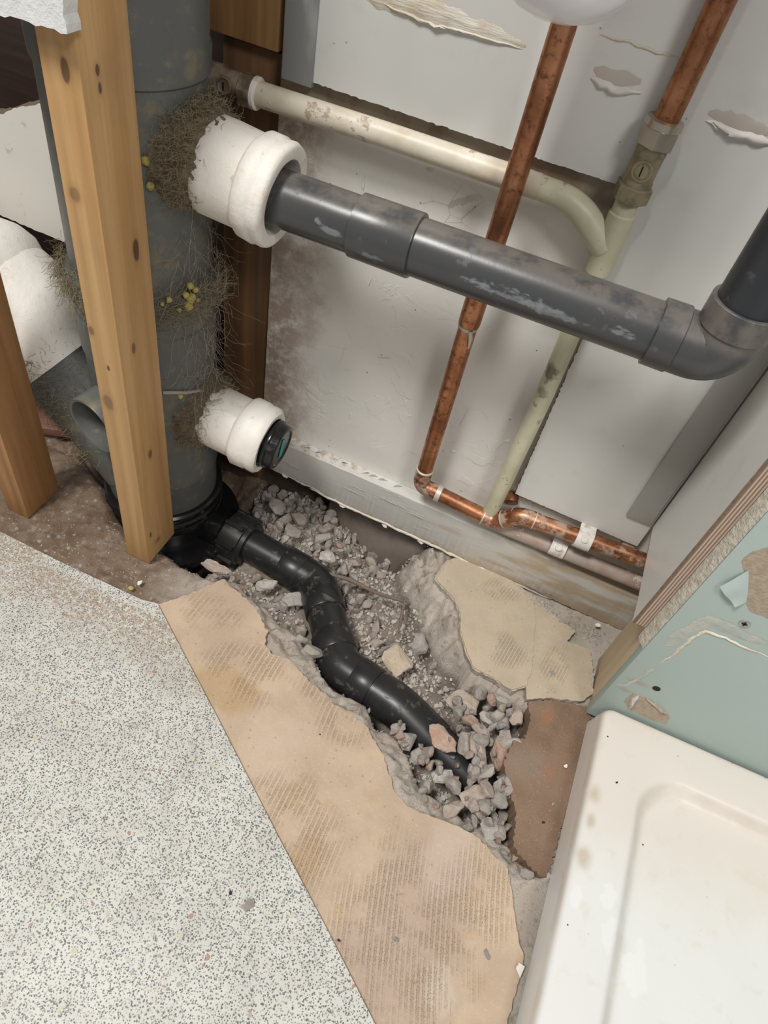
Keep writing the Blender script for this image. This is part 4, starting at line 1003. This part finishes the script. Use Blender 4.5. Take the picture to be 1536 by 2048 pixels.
# the pipe keeps its own height so that stones rest beside and on it
for (p, q) in ((a0, a1), (a1, a2), (a2, a3), (a3, a4)):
    for i in range(60):
        c = p.lerp(q, i / 59); d = np.hypot(X - c.x, Y - c.y)
        HM = np.maximum(HM, np.where(d < .0238, c.z + np.sqrt(np.clip(.0238 ** 2 - d ** 2, 0, 1)), -1))
PIPE = HM > Z + .001
def settle(x, y, r):
    j0, j1 = int((x - r - gx[0]) / .0026), int((x + r - gx[0]) / .0026) + 1
    i0, i1 = int((y - r - gy[0]) / .0026), int((y + r - gy[0]) / .0026) + 1
    if i0 < 0 or j0 < 0 or i1 >= ny or j1 >= nx: return None
    return i0, i1, j0, j1
variants = [hull_stone(100 + i, random.choice([13, 15, 18, 22]), random.uniform(.55, .9), 1) for i in range(18)]
for me in variants: me.materials.append(MAT['stone']); me.shade_smooth(); me.set_sharp_from_angle(angle=math.radians(34))
ZONES = {'heap_boot': ('small rubble stone in the dark corner between black boot and skirting', 'rubble stones near the black boot'),
         'heap': ('small pale rubble stone on the heap behind the straight black pipe', 'rubble stones heaped behind the straight black pipe'),
         'heap_membrane': ('small rubble stone at the foot of the dark shiny membrane', 'rubble stones at the foot of the membrane'),
         'screed_side': ('small grey rubble stone between the black pipe and the buff screed', 'rubble stones between black pipe and buff screed'),
         'pipe': ('small grey rubble stone right of the black pipe bends', 'rubble stones right of the black pipe bends'),
         'rock': ('small rubble stone below the overhanging pale screed above the terracotta stone', 'rubble stones below the pale screed'),
         'end': ('rubble stone packed between the largest pink boulder and the brick', 'rubble stones packed against the brick'),
         'end_left': ('rubble stone packed along the screed edge below the buried pipe', 'rubble stones along the screed edge at the trench end')}
def zone_of(x, y):
    if y > -.075 and x < -.06: return 'heap_boot' if x < -.215 else 'heap' if x < -.13 else 'heap_membrane'
    if x > .0 and y > -.205: return 'rock'
    if x > .04: return 'end' if x > .092 else 'end_left'
    for (p_, q_) in ((a0, a1), (a1, a2), (a2, a3)):
        e_ = q_ - p_
        if p_.x - .01 <= x <= q_.x + .01: return 'pipe' if e_.x * (y - p_.y) - e_.y * (x - p_.x) > 0 else 'screed_side'
    return 'end_left'
# larger, recognisable stones first
def big(px, py_, z, size, mat, label, rot=(0, 0, 0), seed=0, flat=.6):
    me = hull_stone(seed, 20, flat, 2); me.materials.append(MAT[mat]); me.shade_smooth(); me.set_sharp_from_angle(angle=math.radians(32))
    c = at_z(px, py_, z); o = bpy.data.objects.new('stone', me); col.objects.link(o)
    o.location = c; o.rotation_euler = rot; size = tuple(q * 1.22 for q in size); o.scale = size; tag(o, label, 'stone')
    d = np.hypot((X - c[0]) / size[0], (Y - c[1]) / size[1])
    global HM
    HM = np.maximum(HM, np.where(d < .8, z + size[2] * .3, -1))
    return o
big(882, 1478, -.004, (.0165, .0125, .011), 'stone_red', 'terracotta brown stone resting on the buried end of the drain pipe', (.3, .1, -.4), 1)
big(962, 1512, -.008, (.022, .014, .010), 'stone_pink', 'pinkish stone covering the tip of the black drain pipe', (.2, .2, -.7), 2)
big(1000, 1508, -.018, (.012, .022, .014), 'stone_red', 'tall rusty stone wedged against the broken side of the brick', (.1, .3, .4), 3)
big(925, 1408, -.030, (.017, .017, .012), 'stone_pink', 'flat pink-grey stone under the overhang of the pale screed', (.2, 0, .3), 4)
big(962, 1462, -.026, (.014, .010, .009), 'stone_pink', 'blunt pink-grey stone above the terracotta stones', (0, .2, -.3), 5)
big(975, 1435, -.024, (.013, .008, .007), 'stone_light', 'slender pale stone nearest the brick corner', (0, 0, -.5), 6)
big(840, 1512, -.020, (.009, .011, .009), 'stone_grey', 'round grey stone left of the pale lump in the trench end', (.4, 0, .4), 7, .8)
big(884, 1553, -.016, (.0125, .010, .009), 'stone_light', 'whitest rounded stone in the trench end', (.3, .2, .5), 8, .8)
big(816, 1482, -.016, (.010, .012, .009), 'stone_grey', 'grey stone tucked against the screed beside the drain pipe', (.1, .1, .9), 9, .8)
big(910, 1565, -.014, (.0045, .010, .006), 'stone_red', 'thin rust coloured sliver beside the whitest stone', (0, .3, .1), 10)
big(955, 1598, -.016, (.018, .021, .012), 'stone_pink', 'largest pink-grey boulder in the trench end', (.15, .1, .5), 11)
big(985, 1662, -.012, (.013, .014, .010), 'stone_grey', 'pale grey boulder below the largest pink one', (.1, -.1, .2), 12, .8)
big(1000, 1590, -.014, (.009, .012, .008), 'stone_pink', 'stone pressed against the ragged edge of the brick', (.2, .1, -.3), 13)
big(1052, 1750, -.001, (.0065, .0065, .006), 'stone_grey', 'loose pebble at the lower tip of the brick', (.4, .2, .3), 14, .9)
big(795, 1318, -.036, (.019, .026, .008), 'stone_tan', 'flat tan screed fragment lying beside the black pipe', (.15, -.05, .5), 15, .5)
big(838, 1288, -.034, (.011, .014, .011), 'stone_grey', 'grey stone touching the tan screed fragment', (.3, .3, .2), 16, .8)
big(432, 1134, -.022, (.017, .009, .007), 'stone_pink', 'torn pinkish lump under the ribbed black nut', (.2, .1, .2), 17)
big(590, 1200, -.050, (.017, .012, .008), 'stone_grey', 'grey slab stone in the gap left of the first pipe bend', (.1, .2, .6), 18)
big(535, 1170, -.050, (.014, .010, .008), 'stone_light', 'pale stone under the straight start of the black pipe', (.1, -.2, .3), 19)
big(655, 1115, -.035, (.011, .009, .008), 'stone_light', 'whitish stone at the foot of the rubble heap', (.3, .1, .3), 20, .8)
big(600, 1040, -.028, (.012, .009, .008), 'stone_pink', 'pale pink stone at the top of the rubble heap', (.2, .4, .1), 21, .8)
big(555, 1015, -.030, (.012, .014, .010), 'stone_grey', 'dark grey stone nearest the black boot', (.2, .4, .8), 22, .7)
big(1000, 1400, -.020, (.013, .010, .009), 'stone_grey', 'grey clod just under the broken tip of the pale screed', (.3, .2, .1), 23, .8)
big(1035, 1432, -.018, (.011, .013, .010), 'stone_pink', 'pinkish clod at the upper left corner of the brick', (.2, .5, .7), 24, .8)
big(1005, 1448, -.022, (.010, .010, .009), 'stone_grey', 'grey clod left of the upper brick corner', (.6, .2, .9), 25, .8)
big(960, 1385, -.028, (.012, .010, .010), 'stone_grey', 'grey clod at the foot of the grey rock face', (.1, .2, 1.4), 26, .8)
cnt = 0; tries = 0
while cnt < 180 and tries < 20000:
    tries += 1
    z_ = random.random()
    if z_ < .50: x, y = random.uniform(-.285, -.075), random.uniform(-.095, .018)
    elif z_ < .85: x, y = random.uniform(-.25, .03), random.uniform(-.21, -.06)
    else: x, y = random.uniform(.0, .165), random.uniform(-.31, -.12)
    if np.hypot(x - SX, y - SY) < .10: continue
    g = ground(x, y)
    if g > -.020 or x > .17: continue
    i = int(round((y - gy[0]) / .0026)); j = int(round((x - gx[0]) / .0026))
    if PIPE[i, j] and not (x > .035): continue
    if RF[i, j] and x < .06: continue
    r = random.choice([.005, .0065, .008, .0095, .0115]) * random.uniform(.8, 1.15)
    if x > .02: r = r * 1.05
    s = settle(x, y, r)
    if s is None: continue
    blk = HM[s[0]:s[1], s[2]:s[3]]
    top = float(np.percentile(blk, 60))
    if top > g + (.026 if x > .02 else .018) or top + r * .6 > -.003: continue
    zc = top + r * .30
    o = bpy.data.objects.new('stone', random.choice(variants)); col.objects.link(o)
    o.location = (x, y, zc); o.rotation_euler = [random.uniform(-3, 3) for _ in range(3)]
    o.scale = (r * random.uniform(.9, 1.35), r * random.uniform(.8, 1.2), r)
    lab, grp = ZONES[zone_of(x, y)]; tag(o, lab, 'stone', grp)
    d = np.hypot(X[s[0]:s[1], s[2]:s[3]] - x, Y[s[0]:s[1], s[2]:s[3]] - y)
    HM[s[0]:s[1], s[2]:s[3]] = np.maximum(blk, np.where(d < r * .8, zc + r * .35, -1)); cnt += 1
# the trench end by the brick is packed with larger stones
ENDP = pz([(775, 1462), (830, 1440), (905, 1375), (975, 1395), (1035, 1450), (1015, 1500), (1008, 1560), (1018, 1640), (1030, 1705), (1072, 1750), (1030, 1738), (985, 1695), (930, 1655), (850, 1610), (825, 1560), (812, 1510)], -.02)
ex0, ex1 = min(p[0] for p in ENDP), max(p[0] for p in ENDP); ey0, ey1 = min(p[1] for p in ENDP), max(p[1] for p in ENDP)
cnt = 0; tries = 0
while cnt < 100 and tries < 20000:
    tries += 1
    x, y = random.uniform(ex0, ex1), random.uniform(ey0, ey1)
    if not poly_dist(np.array([x]), np.array([y]), ENDP)[1][0]: continue
    i = int(round((y - gy[0]) / .0026)); j = int(round((x - gx[0]) / .0026))
    if PIPE[i, j] and x < .055: continue
    r = random.choice([.0045, .0055, .0065, .008, .010]) * random.uniform(.85, 1.15)
    s = settle(x, y, r); blk = HM[s[0]:s[1], s[2]:s[3]]; top = float(np.percentile(blk, 55))
    if top + r * .45 > .002: continue
    zc = top + r * .28
    o = bpy.data.objects.new('stone', random.choice(variants)); col.objects.link(o)
    o.location = (x, y, zc); o.rotation_euler = [random.uniform(-3, 3) for _ in range(3)]
    o.scale = (r * random.uniform(.9, 1.45), r * random.uniform(.8, 1.2), r)
    lab, grp = ZONES[zone_of(x, y)]; tag(o, lab, 'stone', grp)
    d = np.hypot(X[s[0]:s[1], s[2]:s[3]] - x, Y[s[0]:s[1], s[2]:s[3]] - y)
    HM[s[0]:s[1], s[2]:s[3]] = np.maximum(blk, np.where(d < r * .8, zc + r * .35, -1)); cnt += 1
# fine gravel: nobody could count it
def scatter_mesh(name, spots, mat, smin, smax, label, cat, seed=1):
    r = random.Random(seed); V = []; F = []
    base = [hull_stone(500 + i, 8, .7) for i in range(6)]
    data = [([v.co.copy() for v in m.vertices], [list(p.vertices) for p in m.polygons]) for m in base]
    for (x, y, z) in spots:
        s = r.uniform(smin, smax) * r.uniform(.7, 1.3); rot = Matrix.Rotation(r.uniform(0, 6), 3, (r.uniform(-1, 1), r.uniform(-1, 1), r.uniform(.2, 1))); vv, ff = r.choice(data); b = len(V)
        V += [rot @ v * s + Vector((x, y, z + s * .3)) for v in vv]; F += [[b + i for i in f] for f in ff]
    for m in base: bpy.data.meshes.remove(m)
    o = obj(name, V, F, mat); tag(o, label, cat, kind='stuff'); return o
sp = []
while len(sp) < 3600:
    x, y = random.uniform(-.29, .17), random.uniform(-.31, .022); g = ground(x, y)
    if g > -.016 or np.hypot(x - SX, y - SY) < .085: continue
    i = int(round((y - gy[0]) / .0026)); j = int(round((x - gx[0]) / .0026))
    if PIPE[i, j] or g > -.030 or (RF[i, j] and g > -.045): continue
    sp.append((x, y, g))
scatter_mesh('gravel', sp, 'stone_grey', .0014, .0044, 'fine grey gravel and crumbs over the trench bottom', 'gravel', 3)
sp = []
E1 = [at_z(a, b, 0) for a, b in ((940, 1125), (1060, 1180), (1130, 1235), (1225, 1275), (1205, 1345), (1190, 1395))]
while len(sp) < 420:
    k = random.randrange(len(E1) - 1); q = random.random(); p = E1[k] * (1 - q) + E1[k + 1] * q
    x, y = p[0] + random.gauss(0, .006), p[1] + random.gauss(0, .006)
    if y > -.016 or x > .184: continue
    sp.append((x, y, max(ground(x, y), -.0085 if not poly_dist(np.array([x]), np.array([y]), scR)[1][0] else -.001)))
scatter_mesh('gravel', sp, 'stone_grey', .0007, .0028, 'gritty mortar crumbs along the foot of the skirting board', 'gravel', 4)
sp = []
while len(sp) < 300:
    p = at_z(random.uniform(0, 420), random.uniform(1030, 1180), 0)
    if poly_dist(np.array([p[0]]), np.array([p[1]]), pz(vin, 0))[1][0]: continue
    g = ground(p[0], p[1])
    if g > -.03: sp.append((p[0], p[1], g))
scatter_mesh('grit', sp, 'stone_tan', .0004, .0012, 'sandy grit on the brown concrete around the stud feet', 'grit', 5)

# ---- dark plastic membrane under the skirting
V, F = [], []; nu, nv = 40, 14
for i in range(nu + 1):
    s = i / nu; x = -.185 + .142 * s
    for j in range(nv + 1):
        q = j / nv
        y = .026 - .050 * q - .010 * math.sin(s * 3) + .012 * (1 - s) * q
        z = -.004 - .085 * (q ** 1.6) + .006 * math.sin(q * 7 + s * 4) - .006 * math.sin(s * math.pi) + .004 * noise.noise(Vector((x * 40, q * 3, 1)))
        V.append((x, y, z - .010 * (1 - s)))
for i in range(nu):
    for j in range(nv): F.append((i * (nv + 1) + j, i * (nv + 1) + j + 1, (i + 1) * (nv + 1) + j + 1, (i + 1) * (nv + 1) + j))
o = obj('damp_membrane', V, F, 'membrane', smooth=180)
md = o.modifiers.new('thickness', 'SOLIDIFY'); md.thickness = .002
tag(o, 'dark shiny plastic membrane sagging under the skirting board', 'membrane')

# ---- roots
def px_path(l): return [Vector(at_z(a, b, z)) for a, b, z in l]
o = sweep('root', px_path([(650, 1145, -.030), (700, 1160, -.030), (750, 1185, -.033), (806, 1202, -.034)]), [.0022, .0026, .0022, .0018], 'root', None, 10, .0008, 200); tag(o, 'dark twig lying across the rubble right of the first pipe bend', 'twig')
o = sweep('root', px_path([(812, 1195, -.030), (803, 1230, -.034), (797, 1265, -.040)]), [.0016, .0018, .0012], 'root', None, 10, .0006, 200); tag(o, 'short dark twig propped upright against the rock face', 'twig')

# ---- fibres, foam crumbs, flakes
def on_cyl(px, py_, r):
    d = ray(px, py_); ox, oy = CAM[0] - SX, CAM[1] - SY
    A_ = d[0] ** 2 + d[1] ** 2; B_ = ox * d[0] + oy * d[1]; C_ = ox * ox + oy * oy - r * r; D_ = B_ * B_ - A_ * C_
    tt = (-B_ - math.sqrt(max(D_, 0))) / A_; return CAM + tt * d
def fibres(name, n, gen, mat, r0, label, seed):
    rr = random.Random(seed); V = []; F = []
    for _ in range(n):
        pts = gen(rr); m = len(pts)
        for i, p in enumerate(pts):
            b = len(V); w = r0 * (1 - .5 * i / m)
            for k in range(3):
                a = 2.094 * k; V.append((p[0] + w * math.cos(a), p[1] + w * .4, p[2] + w * math.sin(a)))
            if i:
                for k in range(3): F.append((b - 3 + k, b - 3 + (k + 1) % 3, b + (k + 1) % 3, b + k))
    o = obj(name, V, F, mat, smooth=180); tag(o, label, 'fibres', kind='stuff'); return o
def curl(rr, p, d, L, n=5, j=.35):
    pts = [Vector(p)]; d = Vector(d).normalized()
    for i in range(n):
        d = (d + Vector((rr.gauss(0, j), rr.gauss(0, j), rr.gauss(0, j)))).normalized(); pts.append(pts[-1] + d * L / n)
    return pts
def g_collar(rr):
    a = rr.uniform(-2.9, .5); r = rr.uniform(.0655, .0735); z = rr.gauss(.283, .008)
    return curl(rr, (SX + r * math.cos(a), SY + r * math.sin(a), z), (-math.sin(a), math.cos(a), rr.gauss(-.2, .4)), rr.uniform(.008, .024))
def g_boss(rr):
    u_ = rr.random(); z0, rb, x0 = ((.401, .0425, -.302), (.139, .037, -.302))[u_ < .5]
    a = rr.uniform(-.6, 3.0); x = x0 + rr.gauss(0, .007)
    r = rb + rr.uniform(-.003, .003) - (x - x0) * .35
    return curl(rr, (x, SY - r * math.cos(a), z0 + r * math.sin(a)), (rr.gauss(0, .8), rr.gauss(0, .6), rr.gauss(0, .6)), rr.uniform(.004, .012), 4)
def g_right(rr):
    z = rr.uniform(.19, .36); a = rr.uniform(-.55, .35); r = .0635 + rr.uniform(0, .008)
    return curl(rr, (SX + r * math.cos(a), SY + r * math.sin(a), z), (rr.gauss(0, .5), rr.gauss(0, .5), -1), rr.uniform(.02, .06), 7, .25)
def g_left(rr):
    t_ = rr.uniform(0, 1); a = rr.uniform(-.4, 3.3)
    c = Vector((-.40, SY, .05)).lerp(Vector((-.490, SY, .145)), t_ ** .45); r = .0600
    return curl(rr, c + Vector((-.7071 * r * math.cos(a) * -1 * .7, -r * math.sin(a), .7071 * r * math.cos(a))), (rr.gauss(0, .6), rr.gauss(0, .4), rr.gauss(.3, .6)), rr.uniform(.006, .016), 4)
fibres('lint', 1500, g_collar, 'lint', .00028, 'brown fibrous lint caught round the collar of the grey stack', 1)
fibres('lint', 2600, g_boss, 'lint', .00025, 'dusty brown lint where the white sockets meet the stack', 2)
fibres('cobweb', 220, g_right, 'web', .00022, 'greyish cobweb threads hanging on the right of the stack', 3)
fibres('lint', 1300, g_left, 'lint', .00028, 'yellow-brown lint on the left swept branch', 4)
o = sweep('twine', [Vector(on_cyl(a, b, .0645)) for a, b in ((325, 785), (370, 785), (410, 780), (432, 772))] + [Vector((-.292, SY - .02, .172)), Vector((-.281, SY - .01, .176))], [.0016, .0018, .0017, .0016, .0016, .0012], 'web', None, 8, .0005, 200); tag(o, 'pale twine wrapped round the stack above the lower white socket', 'twine')
foam_me = []
for i in range(5):
    bm = bmesh.new(); bmesh.ops.create_icosphere(bm, subdivisions=2, radius=1)
    for v in bm.verts: v.co *= 1 + .35 * noise.noise(v.co * 1.7 + Vector((i * 5, 0, 0)))
    me = bpy.data.meshes.new('foam_crumb'); bm.to_mesh(me); bm.free(); me.materials.append(MAT['foam']); me.shade_smooth(); foam_me.append(me)
for q, (px, py_, r) in enumerate(((382, 596, .0048), (376, 612, .0045), (380, 572, .003), (391, 580, .0028), (372, 590, .003), (338, 600, .0026), (301, 372, .0034), (290, 322, .0034), (360, 792, .003), (376, 815, .0025), (385, 830, .0025), (358, 620, .0022), (324, 608, .002), (396, 600, .0022))):
    rr_ = .070 if 560 < py_ < 640 else .0625
    p = on_cyl(px, py_, rr_); o = bpy.data.objects.new('foam_crumb', foam_me[q % 5]); col.objects.link(o); o.location = p; o.scale = (r, r, r); o.rotation_euler = (q, q * 2, q * 3)
    tag(o, 'small yellow foam crumb stuck to the grey soil stack', 'foam crumb', 'yellow foam crumbs on the stack')
p = at_z(262, 1176, .001); o = bpy.data.objects.new('foam_crumb', foam_me[1]); col.objects.link(o); o.location = p; o.scale = (.0032, .0026, .0016); tag(o, 'yellow foam crumb lying on the floor by the vinyl corner', 'foam crumb')
def bit(px, py_, z, size, mat, label, cat, seed, name):
    me = hull_stone(seed, 14, .7); me.materials.append(MAT[mat]); c = at_z(px, py_, z); o = bpy.data.objects.new(name, me); col.objects.link(o)
    o.location = (c[0], c[1], z + size[2] * .45); o.scale = size; o.rotation_euler = (0, 0, seed); tag(o, label, cat)
bit(497, 1812, 0, (.0068, .0060, .0034), 'stone_grey', 'grey pebble sitting on the speckled vinyl', 'pebble', 61, 'pebble')
bit(461, 1786, 0, (.0022, .0018, .0014), 'grit', 'black speck of grit on the vinyl beside the pebble', 'grit', 62, 'grit')
bit(677, 1882, -.0038, (.0020, .0017, .0014), 'grit', 'black grit on the screed next to the vinyl edge', 'grit', 63, 'grit')
bit(792, 1880, -.0038, (.0028, .0036, .0016), 'stone_grey', 'small dark pebble in the middle of the buff screed', 'pebble', 64, 'pebble')
bit(975, 1908, -.0038, (.0052, .0040, .0016), 'stone_grey', 'flat grey stone chip near the lower right of the screed', 'pebble', 65, 'pebble')
bit(640, 1469, -.0038, (.0012, .0010, .0008), 'grit', 'tiny black grit in the upper part of the buff screed', 'grit', 66, 'grit')
bit(1106, 1609, -.004, (.0026, .0024, .0020), 'stone_light', 'pale pebble on top of the brick', 'pebble', 67, 'pebble')
bit(1087, 1645, -.004, (.0014, .0030, .0012), 'grit', 'black grit shard on the brick', 'grit', 68, 'grit')
bit(988, 1311, -.001, (.0034, .0030, .0018), 'stone_grey', 'grey pebble set in the pale screed fragment', 'pebble', 69, 'pebble')
bit(1104, 1346, -.001, (.0046, .0042, .0008), 'stone_grey', 'flat grey stone flush in the pale screed near the brick', 'pebble', 70, 'pebble')
bit(1385, 1842, .0185, (.0034, .0010, .0008), 'grit', 'black sliver lying on the floor of the shower tray', 'grit', 71, 'grit')
bit(1400, 1786, .0185, (.0009, .0016, .0008), 'grit', 'black fleck in the shower tray above the sliver', 'grit', 72, 'grit')
bit(1233, 1565, .0352, (.0020, .0013, .0010), 'grit', 'dark crumb on the flat rim of the shower tray', 'grit', 73, 'grit')
def floor_flake(px, py_, z, u, v, label, seed):
    c = at_z(px, py_, z); o = flake((c[0], c[1], z + .0012), u, v, 'flake', None, .4, 'plaster_flake', seed); tag(o, label, 'plaster flake')
floor_flake(1040, 1940, -.003, (.0040, -.002, .001), (.001, .006, .001), 'white pointed plaster flake at the screed edge beside the tray', 81)
floor_flake(280, 1167, .000, (.0035, 0, .0008), (0, .0045, .001), 'white half-round plaster flake on the brown concrete', 82)
floor_flake(1195, 1252, .000, (.004, .001, .001), (-.001, .003, .001), 'white plaster chip on the dirt below the skirting end', 83)
floor_flake(533, 1662, -.0038, (.0012, 0, .0003), (0, .0024, .0002), 'tiny white chip on the screed by the vinyl', 84)
floor_flake(1130, 1533, -.003, (.0024, .001, .0004), (-.001, .0022, .0004), 'small cream chip on the upper brick face', 85)
